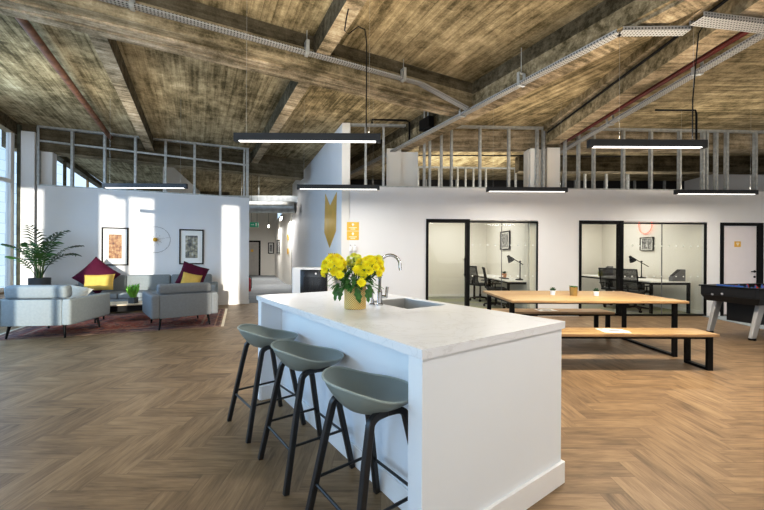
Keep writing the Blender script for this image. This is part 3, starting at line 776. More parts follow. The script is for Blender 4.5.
# ------------------------------------------------------------------ kitchen island
IB = (.161, 1.410, 0); IA = math.atan2(.634, .893)     # origin at the front corner, local x = short side, local y = long side
LL, WS, TH, HT = 2.25, 1.095, .04, .925
isl = thing('kitchen_island', 'white panelled kitchen island under the quartz worktop', 'kitchen island', IB, IA)
HB = HT - TH
b = MB(); b.box(.012, WS - .015, .012, .10, 0, HB); b.build('end_panel', M['panel_blue'], isl, smooth=False, bevel=.002)
b = MB(); b.box(.012, WS - .015, LL - .10, LL - .012, 0, HB); b.build('end_panel', M['panel_blue'], isl, smooth=False, bevel=.002)
b = MB(); b.box(.20, .222, .10, LL - .10, 0, HB); b.build('back_panel', M['panel_blue'], isl, smooth=False)
b = MB(); b.box(WS - .037, WS - .015, .10, LL - .10, .1, HB); b.build('cabinet_front', M['panel_blue'], isl, smooth=False)
b = MB()
b.box(.0, WS, -.004, .012, 0, .125); b.box(WS - .015, WS, .012, LL - .012, 0, .125); b.box(.188, .2, .10, LL - .10, 0, .125); b.box(.0, .012, LL - .1, LL - .012, 0, .125)
b.box(.0, WS, LL - .012, LL + .004, 0, .125); b.box(.012, .188, LL - .112, LL - .10, 0, .125)
b.build('skirting', M['trim'], isl, smooth=False, bevel=.003)
b = MB(); sx0, sx1, sy0, sy1 = .635, 1.02, .86, 1.37
b.box(0, WS, 0, sy0, HB, HT); b.box(0, WS, sy1, LL, HB, HT); b.box(0, sx0, sy0, sy1, HB, HT); b.box(sx1, WS, sy0, sy1, HB, HT)
o = b.build('worktop', M['quartz'], smooth=False); o.location = IB; o.rotation_euler = (0, 0, IA); tag(o, 'white quartz worktop with fine veins on the kitchen island', 'worktop')
t = thing('sink', 'stainless steel sink set into the white worktop', 'sink', (IB[0], IB[1], 0), IA)
b = MB(); e = .012
x0, x1, y0, y1 = sx0 + .001, sx1 - .001, sy0 + .001, sy1 - .001; zb = HB - .14
for (a, c, d, f) in ((x0, x0 + e * .3, y0, y1), (x1 - e * .3, x1, y0, y1), (x0, x1, y0, y0 + e * .3), (x0, x1, y1 - e * .3, y1)): b.box(a, c, d, f, zb, HT - .004)
b.box(x0, x1, y0, y1, zb - .006, zb); b.build('basin', M['steel'], t, smooth=False)
b = MB(); b.lathe([(0, .004), (.03, .004), (.035, 0), (0, 0)], ((x0 + x1) / 2, (y0 + y1) / 2, zb), 18); b.build('drain', M['dark_metal'], t)
def isl_pt(x, y, z=0):
    return Matrix.Translation(IB) @ Matrix.Rotation(IA, 4, 'Z') @ Vector((x, y, z))
fp = isl_pt(.575, 1.115, HT)
t = thing('kitchen_tap', 'chrome swan neck tap standing beside the sink', 'tap', fp, 0)
b = MB(); b.lathe([(0, 0), (.026, 0), (.026, .012), (.019, .016), (.019, .10), (.015, .105), (.015, .12), (0, .12)], (0, 0, 0), 20); b.build('tap_body', M['chrome'], t)
b = MB(); pts = [(0, 0, .10), (0, 0, .27)]
for k in range(0, 13):
    a = PI - k * PI / 12 * 1.05; pts.append((.075 + .075 * math.cos(a), -.012 * k / 12, .30 + .075 * math.sin(a)))
pts.append((pts[-1][0] + .004, -.014, .262)); b.tube(pts, .0115, 12); b.build('spout', M['chrome'], t)
b = MB(); b.tube([(.016, 0, .065), (.05, -.01, .065)], .012, 10); b.tube([(.048, -.01, .055), (.056, -.012, .14)], [.009, .012], 10); b.build('lever', M['chrome'], t)
t = thing('soap_tap', 'short chrome spray handle left of the swan neck tap', 'tap', isl_pt(.545, 1.17, HT), 0)
b = MB(); b.lathe([(0, 0), (.022, 0), (.022, .01), (.012, .014), (.012, .045), (0, .045)], (0, 0, 0), 16); b.build('holder', M['chrome'], t)
b = MB(); b.tube([(0, 0, .04), (0, -.005, .115)], [.008, .010], 10); b.build('spray_head', M['chrome'], t)

# ------------------------------------------------------------------ vase and flowers
VP = (-.187, 2.50, HT)
t = thing('flower_pot', 'woven gold flower pot on the white worktop', 'flower pot', VP)
b = MB(); b.lathe([(0, 0), (.072, 0), (.076, .004), (.077, .155), (.073, .157), (.071, .15), (.071, .02), (0, .02)], (0, 0, 0), 40); b.build('pot', M['weave'], t)
bq = thing('flower_bouquet', 'bunch of bright yellow chrysanthemums in the woven gold pot', 'flowers', (VP[0], VP[1], HT + .02))
def mum(r=.036):
    b = MB()
    for ring, (n, rr, tilt, l) in enumerate(((17, .006, .12, r), (15, .005, .45, r * .88), (12, .004, .85, r * .7), (8, .003, 1.15, r * .5))):
        for k in range(n):
            a = 2 * PI * (k + .37 * ring) / n + random.uniform(-.06, .06); ll = l * random.uniform(.9, 1.08); ti = tilt + random.uniform(-.08, .08)
            d = Vector((math.cos(a), math.sin(a), 0)); s_ = Vector((-d.y, d.x, 0)); up = Vector((0, 0, 1)); w_ = ll * .19
            p0 = d * rr + up * .004 * ring; m_ = d * (rr + ll * .6 * math.cos(ti)) + up * (.004 * ring + ll * .62 * math.sin(ti)); e_ = d * (rr + ll * math.cos(ti * .8)) + up * (.004 * ring + ll * .9 * math.sin(ti * .85))
            v = [b.bm.verts.new(q) for q in (p0 - s_ * w_ * .4, p0 + s_ * w_ * .4, m_ + s_ * w_, e_, m_ - s_ * w_)]
            b._f(v)
    b.mi = 1; b.lathe([(.009, .006), (.008, .014), (0, .018)], (0, 0, 0), 10)
    return b
mproto = mum().build('flower_head', [M['petal'], M['petal_core']], bq, smooth=False, recalc=False)
pproto = mum(.033).build('flower_head', [M['petal_pale'], M['petal_core']], bq, smooth=False, recalc=False)
heads = []
def cluster(c, r, n, proto, first, squash=1.0):
    ga = PI * (3 - math.sqrt(5))
    for i in range(n):
        zz = 1 - 1.55 * (i + .5) / n; rad = math.sqrt(max(0, 1 - zz * zz)); a = ga * i + c[0] * 9
        d = Vector((rad * math.cos(a), rad * math.sin(a), zz))
        p = Vector(c) + Vector((d.x * r, d.y * r, d.z * r * squash)) * random.uniform(.9, 1.05)
        if first and i == 0: o = proto
        else:
            o = proto.copy(); C.objects.link(o); o.parent = bq
        o.location = p - Vector((VP[0], VP[1], HT + .02)); o.rotation_mode = 'QUATERNION'
        o.rotation_quaternion = (d + Vector((0, -.25, .15))).to_track_quat('Z', 'Y')
        sc = random.uniform(.74, .95); o.scale = (sc, sc, sc)
        heads.append((p, d))
cluster((-.335, 2.47, 1.215), .075, 22, mproto, True, 1.05)
cluster((-.085, 2.47, 1.205), .085, 25, mproto, False, .95)
cluster((-.20, 2.60, 1.245), .055, 9, pproto, True)
cluster((-.04, 2.56, 1.245), .045, 6, pproto, False)
for p in ((-.283, 2.38, 1.165), (-.135, 2.37, 1.115), (-.17, 2.40, 1.20), (-.29, 2.39, 1.24)):
    o = mproto.copy(); C.objects.link(o); o.parent = bq; o.location = Vector(p) - Vector((VP[0], VP[1], HT + .02)); o.rotation_quaternion = Vector((.1, -1, .3)).to_track_quat('Z', 'Y'); o.scale = (.85,) * 3; heads.append((Vector(p), Vector((0, -1, .3))))
b = MB()
for p, d in heads:
    q = p - Vector((VP[0], VP[1], HT + .02)) - d * .01
    b.tube([(random.uniform(-.03, .03), random.uniform(-.03, .03), .03), (q.x * .45, q.y * .45, .17), tuple(q)], .0028, 5)
b.build('stems', M['leaf'], bq)
b = MB()
def lobed_leaf(b, base, d, up, L_, W_):
    d = d.normalized(); s_ = d.cross(up).normalized(); up = s_.cross(d)
    prev = None; N_ = 6
    out_l = []; out_r = []
    for i in range(N_ + 1):
        f = i / N_; wv = W_ * math.sin(PI * (f * .88 + .1)) * (1.0 if i % 2 else .55)
        c = base + d * L_ * f - up * L_ * .35 * f * f
        out_l.append(c - s_ * wv + up * .003); out_r.append(c + s_ * wv + up * .003)
    cs = [base + d * L_ * i / N_ - up * L_ * .35 * (i / N_) ** 2 for i in range(N_ + 1)]
    vl = [b.bm.verts.new(q) for q in out_l]; vr = [b.bm.verts.new(q) for q in out_r]; vc = [b.bm.verts.new(q) for q in cs]
    for i in range(N_): b._f([vl[i], vc[i], vc[i + 1], vl[i + 1]]); b._f([vc[i], vr[i], vr[i + 1], vc[i + 1]])
for k in range(150):
    a = random.uniform(0, 2 * PI); rr = random.uniform(.03, .13); z = random.uniform(.12, .30)
    base = Vector((rr * math.cos(a) * 1.1, rr * math.sin(a) * .8, z))
    lobed_leaf(b, base, Vector((math.cos(a), math.sin(a), random.uniform(-.5, .5))), Vector((0, 0, 1)), random.uniform(.05, .085), random.uniform(.014, .024))
for dx in (.015, .03, .022): lobed_leaf(b, Vector((dx, -.085, .15 - dx)), Vector((.08, -.15, -1)), Vector((0, -1, .05)), .095, .022)
for dx, z in ((-.16, .16), (-.13, .13), (.14, .15), (.12, .12), (-.17, .13)): lobed_leaf(b, Vector((dx * .7, -.05, z)), Vector((dx, -.2, -.6)), Vector((0, -.5, 1)), .09, .024)
b.build('foliage', M['leaf'], bq, smooth=False, recalc=False)

# ------------------------------------------------------------------ bar stools
def make_stool(label):
    t = thing('bar_stool', label, 'bar stool', (0, 0, 0), 0, 'grey green bar stools at the island')
    # seat: local x = toward the island (front lip), local y = sideways
    b = MB(); NU, NV = 26, 22; grid = []
    for i in range(NU + 1):
        row = []
        for j in range(NV + 1):
            # square -> superellipse disc
            u = -1 + 2 * i / NU; v = -1 + 2 * j / NV
            x = u * math.sqrt(1 - v * v / 2); y = v * math.sqrt(1 - u * u / 2)
            r = max(abs(u), abs(v))
            X = x * (.235 if x > 0 else .205); Y = y * .22
            back = max(0, -x); fr = max(0, x)
            rr = x * x + y * y
            xb = x * .95 - y * .31
            tt = min(1, max(0, (.45 - xb) / 1.4)); tt = tt * tt * (3 - 2 * tt)
            z = .632 + (.052 - .026 * fr) * rr ** 1.25 + .062 * tt * rr ** 1.5
            row.append(b.bm.verts.new((X, Y, z)))
        grid.append(row)
    for i in range(NU):
        for j in range(NV): b._f([grid[i][j], grid[i + 1][j], grid[i + 1][j + 1], grid[i][j + 1]])
    # underside shell
    low = []
    for i in range(NU + 1):
        row = []
        for j in range(NV + 1):
            c = grid[i][j].co; u = -1 + 2 * i / NU; v = -1 + 2 * j / NV; r = max(abs(u), abs(v))
            if r > .999: row.append(grid[i][j])
            else:
                k = min(1, (1 - r) * 2.2); row.append(b.bm.verts.new((c.x * (1 - .03 * k), c.y * (1 - .03 * k), c.z - .008 - .032 * k ** .8 - max(0, c.z - .675) * .0)))
        low.append(row)
    for i in range(NU):
        for j in range(NV): b._f([low[i][j], low[i][j + 1], low[i + 1][j + 1], low[i + 1][j]])
    rim = [grid[i][0].co.copy() for i in range(NU + 1)] + [grid[NU][j].co.copy() for j in range(1, NV + 1)] + [grid[i][NV].co.copy() for i in range(NU - 1, -1, -1)] + [grid[0][j].co.copy() for j in range(NV - 1, 0, -1)]
    b.mi = 1; b.tube(rim + rim[:2], .0055, 6, cap=False)
    b.build('seat', [M['stool'], M['stool_rim_highlight']], t)
    fx, fy = .212, .21; tx, ty = .104, .155; zt = .588
    for sy in (-1, 1):
        for sx in (-1, 1):
            b = MB(); pts = [(sx * fx, sy * fy, 0)]
            for k in range(1, 5): f = k / 5; pts.append((sx * (fx + (tx - fx) * f), sy * (fy + (ty - fy) * f), zt * f * .97))
            for k in range(0, 6):
                a = k / 5 * PI / 2; rr = .055
                pts.append((sx * (tx - rr + rr * math.cos(a) - .004), sy * (ty - .012 * k / 5), zt - .012 + rr * math.sin(a) * .75))
            pts.append((0, sy * (ty - .014), zt + .031))
            b.tube(pts, .0215, 4, flat=(0, 1, 0)); b.build('leg', M['stool_leg'], t, bevel=.004)
    def lp(sx, sy, z): f = z / (zt * .97); return (sx * (fx + (tx - fx) * f), sy * (fy + (ty - fy) * f), z)
    for (a, c, z) in (((-1, -1), (1, -1), .235), ((-1, 1), (1, 1), .235), ((-1, -1), (-1, 1), .21), ((1, -1), (1, 1), .21)):
        b = MB(); b.tube([lp(*a, z), lp(*c, z)], .0075, 8); b.build('foot_rail', M['stool_leg'], t)
    return t
spos = [(-.062, 1.656), (-.470, 2.220), (-.889, 2.752)]
slab = ['grey green bar stool nearest the camera at the white island', 'middle grey green bar stool at the white island', 'farthest grey green bar stool at the white island']
s0_ = make_stool(slab[0])
for i, p in enumerate(spos):
    o = s0_ if i == 0 else copy_tree(s0_)
    o['label'] = slab[i]; o.location = (*p, 0); o.rotation_euler = (0, 0, R((37.5, 37, 40)[i]))

# ------------------------------------------------------------------ table, benches
TR = Matrix.Rotation(R(.8), 4, 'Z')
def frame_leg(y0, y1, x, h, w=.075, tk=.03):
    b = MB(); b.box(x - w / 2, x + w / 2, y0, y0 + tk, 0, h); b.box(x - w / 2, x + w / 2, y1 - tk, y1, 0, h); b.box(x - w / 2, x + w / 2, y0 + tk, y1 - tk, 0, tk); b.box(x - w / 2, x + w / 2, y0 + tk, y1 - tk, h - tk, h)
    return b
def long_table(name, label, cat, x0, x1, y0, y1, h, tk, inset, ly, lw, group=None):
    cx, cy = (x0 + x1) / 2, (y0 + y1) / 2
    t = thing(name, label, cat, (cx, cy, 0), R(.5), group)
    b = MB(); b.rbox(x0 - cx, x1 - cx, y0 - cy, y1 - cy, h - tk, h, .004, 2); b.build('tabletop' if cat == 'table' else 'seat', M['oak_x'], t)
    for x in (x0 + inset - cx, x1 - inset - cx):
        frame_leg(y0 + ly - cy, y1 - ly - cy, x, h - tk, lw).build('leg_frame', M['black'], t, smooth=False)
    b = MB(); b.box(x0 + inset - cx, x1 - inset - cx, y0 + ly + .02 - cy, y0 + ly + .05 - cy, h - tk - .03, h - tk); b.box(x0 + inset - cx, x1 - inset - cx, y1 - ly - .05 - cy, y1 - ly - .02 - cy, h - tk - .03, h - tk)
    b.build('under_rail', M['black'], t, smooth=False)
    return t
long_table('meeting_table', 'long oak table with black square frame legs', 'table', 1.62, 3.86, 4.46, 5.72, .74, .032, .06, .14, .058)
long_table('bench', 'oak bench in front of the long table', 'bench', 1.62, 3.84, 4.03, 4.39, .42, .034, .09, .02, .062)
long_table('bench', 'oak bench behind the long table', 'bench', 1.70, 3.66, 5.58, 5.95, .42, .034, .09, .02, .062)
def papers(x, y, z, rz, lab):
    t = thing('magazine', lab, 'magazine', (x, y, z), R(rz))
    b = MB(); b.box(-.15, .15, -.105, .105, 0, .004); b.build('cover', M['paper'], t, smooth=False)
    b = MB(); b.box(-.06, .08, -.04, .02, .004, .0048); b.box(-.12, -.08, .04, .08, .004, .0048); b.build('print', M['ink'], t, smooth=False)
papers(2.73, 4.20, .42, -4, 'white magazine lying on the bench in front of the table')
papers(2.66, 5.76, .42, 3, 'white magazine lying on the bench behind the table')
def table_pot(x, y, gold, lab):
    t = thing('plant_pot', lab, 'plant pot', (x, y, .74))
    r, h = (.055, .12) if gold else (.036, .065)
    b = MB(); b.lathe([(0, 0), (r * .85, 0), (r, h), (r * .9, h), (r * .88, h - .01), (0, h - .01)], (0, 0, 0), 24); b.build('pot', M['gold_pot'] if gold else M['white'], t)
    b = MB()
    if gold:
        for k in range(40):
            a = random.uniform(0, 6.28); rr = random.uniform(0, r * 1.15); lobed_leaf(b, Vector((rr * .8 * math.cos(a), rr * .8 * math.sin(a), h - .005)), Vector((math.cos(a), math.sin(a), 1.2)), Vector((0, 0, 1)), .03, .011)
    else:
        for k in range(16):
            a = k * 2.4; ti = .3 + .07 * k; d = Vector((math.cos(a) * math.cos(ti), math.sin(a) * math.cos(ti), math.sin(ti)))
            b.tube([Vector((0, 0, h - .01)), Vector((0, 0, h - .008)) + d * .028, Vector((0, 0, h)) + d * .05], [.006, .008, .001], 5)
    b.build('succulent', M['palm_dark'] if not gold else M['leaf'], t, smooth=False)
table_pot(2.46, 5.12, False, 'small white pot with a dark succulent on the table, left of the gold pot')
table_pot(2.72, 5.05, True, 'small gold pot with green leaves on the long table')
table_pot(3.03, 5.03, False, 'small white pot with a succulent on the table, right of the gold pot')

# ------------------------------------------------------------------ football table
t = thing('football_table', 'black football table with silver legs by the white door', 'football table', (5.67, 5.34, 0), R(14))
b = MB(); tw, tl = .80, 1.42
b.hexa([(.05, .05, .56), (tl - .05, .05, .56), (tl - .05, tw - .05, .56), (.05, tw - .05, .56), (0, 0, .66), (tl, 0, .66), (tl, tw, .66), (0, tw, .66)])
for a, c, d, e in ((0, tl, 0, .05), (0, tl, tw - .05, tw), (0, .06, .05, tw - .05), (tl - .06, tl, .05, tw - .05)): b.box(a, c, d, e, .66, .80)
b.build('cabinet', M['foos_body'], t, smooth=False, bevel=.006)
b = MB()
for a, c, d, e in ((-.02, tl + .02, -.02, .07), (-.02, tl + .02, tw - .07, tw + .02), (-.02, .09, .07, tw - .07), (tl - .09, tl + .02, .07, tw - .07)): b.box(a, c, d, e, .80, .822)
b.build('top_rail', M['black'], t, smooth=False, bevel=.004)
b = MB(); b.box(.42, tl - .42, .22, tw - .12, .22, .565); b.build('lower_box', M['foos_body'], t, smooth=False)  # plain black box below the cabinet, between the legs
b = MB(); b.box(.06, tl - .06, .05, tw - .05, .66, .675); b.build('pitch', M['pitch'], t, smooth=False)
b = MB(); b.box(.02, .055, .22, .58, .823, .845); b.build('score_rail', M['blue'], t, smooth=False)
for x, y in ((.36, .76), (.36, .18), (tl - .36, .76), (tl - .36, .18)):
    sg = -1 if x < .7 else 1
    b = MB(); w_ = .055; fx = x + sg * .20; fy = y
    b.hexa([(fx - w_, fy - .025, .03), (fx + w_, fy - .025, .03), (fx + w_, fy + .025, .03), (fx - w_, fy + .025, .03), (x - w_ * 1.3, y - .03, .60), (x + w_ * 1.3, y - .03, .60), (x + w_ * 1.3, y + .03, .60), (x - w_ * 1.3, y + .03, .60)])
    o = b.build('leg', M['grey_leg'], t, smooth=False, bevel=.008)
    b = MB(); b.lathe([(0, 0), (.045, 0), (.05, .012), (.045, .03), (0, .03)], (fx, fy, 0), 14); b.build('rubber_foot', M['black'], o)
for k in range(6):
    x = .2 + k * .205
    b = MB(); b.tube([(x, -.28, .755), (x, tw + .12, .755)], .008, 8); rd = b.build('rod', M['chrome'], t)
    b = MB(); b.lathe([(0, 0), (.016, 0), (.018, .05), (.015, .11), (0, .115)], seg=12, mat=Matrix.Translation((x, -.28, .755)) @ Matrix.Rotation(PI / 2, 4, 'X')); b.build('handle', M['black'], rd)
    for q in range((1, 2, 5, 5, 2, 1)[k] if k not in (0, 5) else 3):
        nn = (3, 2, 5, 5, 2, 3)[k]; y = .12 + (.56) * (q + .5) / nn
        b = MB(); b.rbox(x - .012, x + .012, y - .016, y + .016, .69, .80, .006, 2); b.lathe([(0, 0), (.012, .006), (.014, .016), (.010, .028), (0, .032)], (x, y, .797), 10); b.build('player', M['red'] if k % 2 else M['blue'], rd)
b = MB(); b.lathe([(0, 0), (.02, 0), (.02, .006), (0, .006)], seg=12, mat=Matrix.Translation((-.001, .62, .615 + .06)) @ Matrix.Rotation(-PI / 2, 4, 'Y')); b.lathe([(0, 0), (.02, 0), (.02, .006), (0, .006)], seg=12, mat=Matrix.Translation((-.001, .48, .615 + .08)) @ Matrix.Rotation(-PI / 2, 4, 'Y')); b.build('bolt', M['chrome'], t)

# ------------------------------------------------------------------ office furniture
def desk(x0, x1, y0, y1, lab):
    cx, cy = (x0 + x1) / 2, (y0 + y1) / 2
    t = thing('office_desk', lab, 'desk', (cx, cy, .006), OA)
    b = MB(); b.box(x0 - cx, x1 - cx, y0 - cy, y1 - cy, .70, .728); b.build('desktop', M['white'], t, smooth=False)
    for y in (y0 + .03 - cy, y1 - .03 - cy):
        for x in (x0 + .03 - cx, x1 - .03 - cx):
            b = MB(); b.box(x - .025, x + .025, y - .025, y + .025, 0, .65); b.build('leg', M['black'], t, smooth=False)
    b = MB(); b.box(x0 + .005 - cx, x1 - .005 - cx, y0 + .005 - cy, y0 + .055 - cy, .65, .70); b.box(x0 + .005 - cx, x1 - .005 - cx, y1 - .055 - cy, y1 - .005 - cy, .65, .70); b.box(x0 + .1 - cx, x0 + .15 - cx, y0 + .05 - cy, y1 - .05 - cy, .65, .70)
    b.build('desk_frame', M['black'], t, smooth=False)
desk(2.80, 3.40, 8.0, 9.4, 'white desk with black legs nearest the glass in the first office')
desk(2.80, 3.38, 9.45, 10.85, 'white desk with black legs at the back of the first office')
desk(6.05, 6.98, 8.05, 9.45, 'white desk with black legs nearest the glass in the second office')
desk(6.00, 6.93, 9.5, 10.9, 'white desk with black legs at the back of the second office')
def task_chair(first=None):
    t = thing('office_chair', 'x', 'office chair', (0, 0, .006), 0)
    b = MB(); b.rbox(-.24, .24, -.24, .24, .44, .50, .03, 3); b.build('seat', M['mesh_seat'], t)
    b = MB()       # backrest at local -x, curved
    N_ = 8; pr = None; rows = []
    for i in range(N_ + 1):
        f = i / N_; z = .52 + .46 * f; xo = -.24 - .06 * f + .03 * math.sin(PI * f)
        rows.append([b.bm.verts.new((xo + .035 * (1 - (2 * j / 6 - 1) ** 2) * -1, (-.22 + .44 * j / 6) * (1 + .05 * f), z)) for j in range(7)])
    for i in range(N_):
        for j in range(6): b._f([rows[i][j], rows[i + 1][j], rows[i + 1][j + 1], rows[i][j + 1]])
    bk = b.build('backrest', M['mesh_back'], t, solid=.006)
    b = MB()
    for sy in (-1, 1): b.tube([(-.2, sy * .22, .5), (-.245, sy * .222, .60), (-.27, sy * .228, .8), (-.30, sy * .232, .98)], .014, 6)
    b.tube([(-.30, -.24, .985), (-.335, 0, .985), (-.30, .24, .985)], .016, 6); b.tube([(-.12, 0, .45), (-.26, 0, .5), (-.27, 0, .62)], .02, 6); b.build('back_frame', M['black'], bk)
    for sy in (-1, 1):
        b = MB(); b.tube([(-.05, sy * .24, .47), (-.05, sy * .29, .5), (-.05, sy * .29, .60)], .014, 6); b.rbox(-.17, .10, sy * .29 - .03, sy * .29 + .03, .60, .625, .01, 2); b.build('armrest', M['black'], t)
    b = MB(); b.lathe([(0, .08), (.035, .08), (.03, .2), (.022, .2), (.022, .45), (0, .45)], (0, 0, 0), 14); b.build('gas_column', M['dark_metal'], t)
    b = MB()
    for k in range(5):
        a = k * 2 * PI / 5 + .3; b.tube([(0, 0, .11), (.29 * math.cos(a), .29 * math.sin(a), .075)], [.026, .016], 6)
    st = b.build('star_base', M['black'], t)
    for k in range(5):
        a = k * 2 * PI / 5 + .3; b = MB(); b.lathe([(0, -.022), (.03, -.022), (.033, 0), (.03, .022), (0, .022)], seg=12, mat=Matrix.Translation((.29 * math.cos(a), .29 * math.sin(a), .033)) @ Matrix.Rotation(PI / 2, 4, 'X')); b.build('caster', M['black'], st)
    return t
c0 = task_chair()
for i, (x, y, a, lab) in enumerate(((2.82, 10.2, 20, 'black mesh office chair at the back desk of the first office'), (2.86, 8.92, -12, 'black mesh office chair at the nearer desk of the first office'),
                                    (5.93, 9.03, 25, 'black mesh office chair at the back desk of the second office'), (6.0, 8.42, 20, 'black mesh office chair behind the glass of the second office'))):
    o = c0 if i == 0 else copy_tree(c0)
    o.location = (x, y, .006); o.rotation_euler = (0, 0, R(a)); o['label'] = lab; o['group'] = 'black mesh office chairs'
def desk_lamp(x, y, lab, dx=-1):
    t = thing('desk_lamp', lab, 'desk lamp', (x, y, .734), 0)
    b = MB(); b.lathe([(0, 0), (.10, 0), (.10, .02), (.02, .03), (.012, .06), (0, .06)], (0, 0, 0), 20); b.build('base', M['black'], t)
    b = MB(); b.tube([(0, 0, .03), (0, 0, .42)], .011, 8); b.tube([(.16, -.03, .30), (-.22, .05, .54)], .009, 8); b.lathe([(0, -.02), (.022, -.015), (.022, .015), (0, .02)], (0, 0, .43), 10); b.build('arm', M['black'], t)
    b = MB(); mt = Matrix.Translation((-.24, .055, .53)) @ Matrix.Rotation(R(-35), 4, 'Y')
    b.lathe([(0, .05), (.03, .045), (.035, 0), (.06, -.04), (.085, -.11), (.08, -.11), (.05, -.04), (0, -.01)], (0, 0, 0), 20, mt); b.build('lamp_shade', M['black'], t)
desk_lamp(3.22, 8.30, 'black articulated desk lamp in the first office')
desk_lamp(6.78, 9.30, 'black articulated desk lamp in the second office')
def file_box(x, y, rz, lab):
    t = thing('magazine_file', lab, 'magazine file', (x, y, .734), R(rz))
    b = MB(); b.prism([(-.17, 0), (.17, 0), (.17, .27), (.06, .27), (-.17, .10)], -.05, .05); b.build('file_body', M['ink'], t, smooth=False)
    b = MB(); b.prism([(-.15, .105), (.06, .262), (.16, .262), (.16, .268), (.05, .268), (-.155, .112)], -.04, .04); b.build('paper_stack', M['foos_body'], t, smooth=False)
file_box(6.80, 8.20, 10, 'dark magazine file at the glass end of the second office desk')
file_box(6.60, 10.45, 10, 'dark magazine file at the far end of the second office desk')
t = thing('plant_pot', 'terracotta pot with small plant on the first office desk', 'plant pot', (3.14, 9.15, .734))
b = MB(); b.lathe([(0, 0), (.05, 0), (.065, .11), (.055, .11), (0, .1)], (0, 0, 0), 18); b.build('pot', plain('terracotta', (.50, .27, .16), .8), t)
b = MB()
for k in range(18): a = k * 2.4; lobed_leaf(b, Vector((0, 0, .1)), Vector((math.cos(a), math.sin(a), .8 + .05 * k)), Vector((0, 0, 1)), .10, .02)
b.build('leaves', M['palm_dark'], t, smooth=False)
t = thing('keyboard', 'dark keyboard on the first office desk', 'keyboard', (3.0, 8.75, .734), R(90))
b = MB(); b.rbox(-.2, .2, -.06, .06, 0, .02, .006, 2); b.build('keyboard_body', M['dark_metal'], t)
b = MB(); b.box(-.18, .18, -.045, .045, .02, .024); b.build('keys', M['ink'], t, smooth=False)
t = thing('plant_pot', 'yellow green pot with small plant on the second office back desk', 'plant pot', (6.20, 10.1, .734))
b = MB(); b.lathe([(0, 0), (.05, 0), (.06, .13), (.05, .13), (0, .12)], (0, 0, 0), 18); b.build('pot', plain('olive_pot', (.35, .35, .10), .6), t)
b = MB()
for k in range(12): a = k * 2.4; lobed_leaf(b, Vector((0, 0, .12)), Vector((math.cos(a), math.sin(a), 1.5)), Vector((0, 0, 1)), .08, .015)
b.build('leaves', M['leaf'], t, smooth=False)
for x, y in ((1.9, 9.6), (5.7, 9.7)):
    area('office_light', (x, y, 2.62), (1.5, 1.5), 44, (1, .96, .89), (0, 0, -1))

# ------------------------------------------------------------------ lounge: rug, sofas, table
t = thing('rug', 'red patterned persian rug with cream fringe under the lounge seating', 'rug', (-4.79, 6.84, 0), LA)
b = MB(); b.box(-1.60, 1.60, -1.13, 1.13, 0.001, .004); b.build('pile', M['rug'], t, smooth=False)
for sx in (-1, 1):
    b = MB()
    for k in range(110): y = -1.12 + k * 2.24 / 109; b.box(min(sx * 1.60, sx * 1.65), max(sx * 1.60, sx * 1.65), y - .005, y + .005, .001, .004)
    b.build('fringe', M['fringe'], t, smooth=False)
def sofa(lab, loc, rz, W, D, nsec, fab, back_h=.76, nback=None, group=None):
    t = thing('sofa', lab, 'sofa', loc, rz, group)
    A = .13
    for x in (0, W - A):
        b = MB(); b.rbox(x, x + A, 0, D, .2, .60, .035, 4); b.build('arm', fab, t)
    b = MB(); b.rbox(A - .005, W - A + .005, .006, .13, .2, .595, .012, 3); b.rbox(A - .005, W - A + .005, .12, D - .03, .2, .33, .015, 2); b.build('sofa_frame', fab, t)
    for k in range(nsec):
        w_ = (W - 2 * A) / nsec; b = MB(); b.rbox(A + k * w_ + .004, A + (k + 1) * w_ - .004, .2, D - .01, .33, .455, .035, 4); b.build('seat_cushion', fab, t)
    nb = nback or nsec
    for k in range(nb):
        w_ = (W - 2 * A) / nb; b = MB(); mt = Matrix.Translation((0, .17, .45)) @ Matrix.Rotation(R(6), 4, 'X')
        b.rbox(A + k * w_ + .004 - (.03 if nb == 1 else 0), A + (k + 1) * w_ - .004 + (.03 if nb == 1 else 0), -.085, .085, .155 if nb == 1 else -.04, back_h - .445, .05, 4, mt); b.build('back_cushion', fab, t)
    for x in (.16, W - .16):
        for y in (.12, D - .12):
            ox = (.03 if x > W / 2 else -.03); oy = (.03 if y > D / 2 else -.03)
            b = MB(); b.tube([(x + ox, y + oy, 0.0), (x, y, .215)], [.013, .022], 10); b.build('leg', M['black'], t)
    return t
sofa('grey armchair turned toward the wall sofa, seen from its back', (-3.81, 5.88, .0045), R(41), 1.06, 1.0, 1, M['fabric_dark'], .77)
sofa('pale grey sunlit armchair at the left edge, seen from its back', (-5.77, 5.25, .0045), R(8), 1.06, 1.0, 1, M['fabric'], .80)
p = LW @ Vector((3.60, -.06, 0)); sofa('long grey three seat sofa against the lounge wall', (p.x, p.y, .0045), LA + PI, 2.92, .85, 3, M['fabric'], .80)
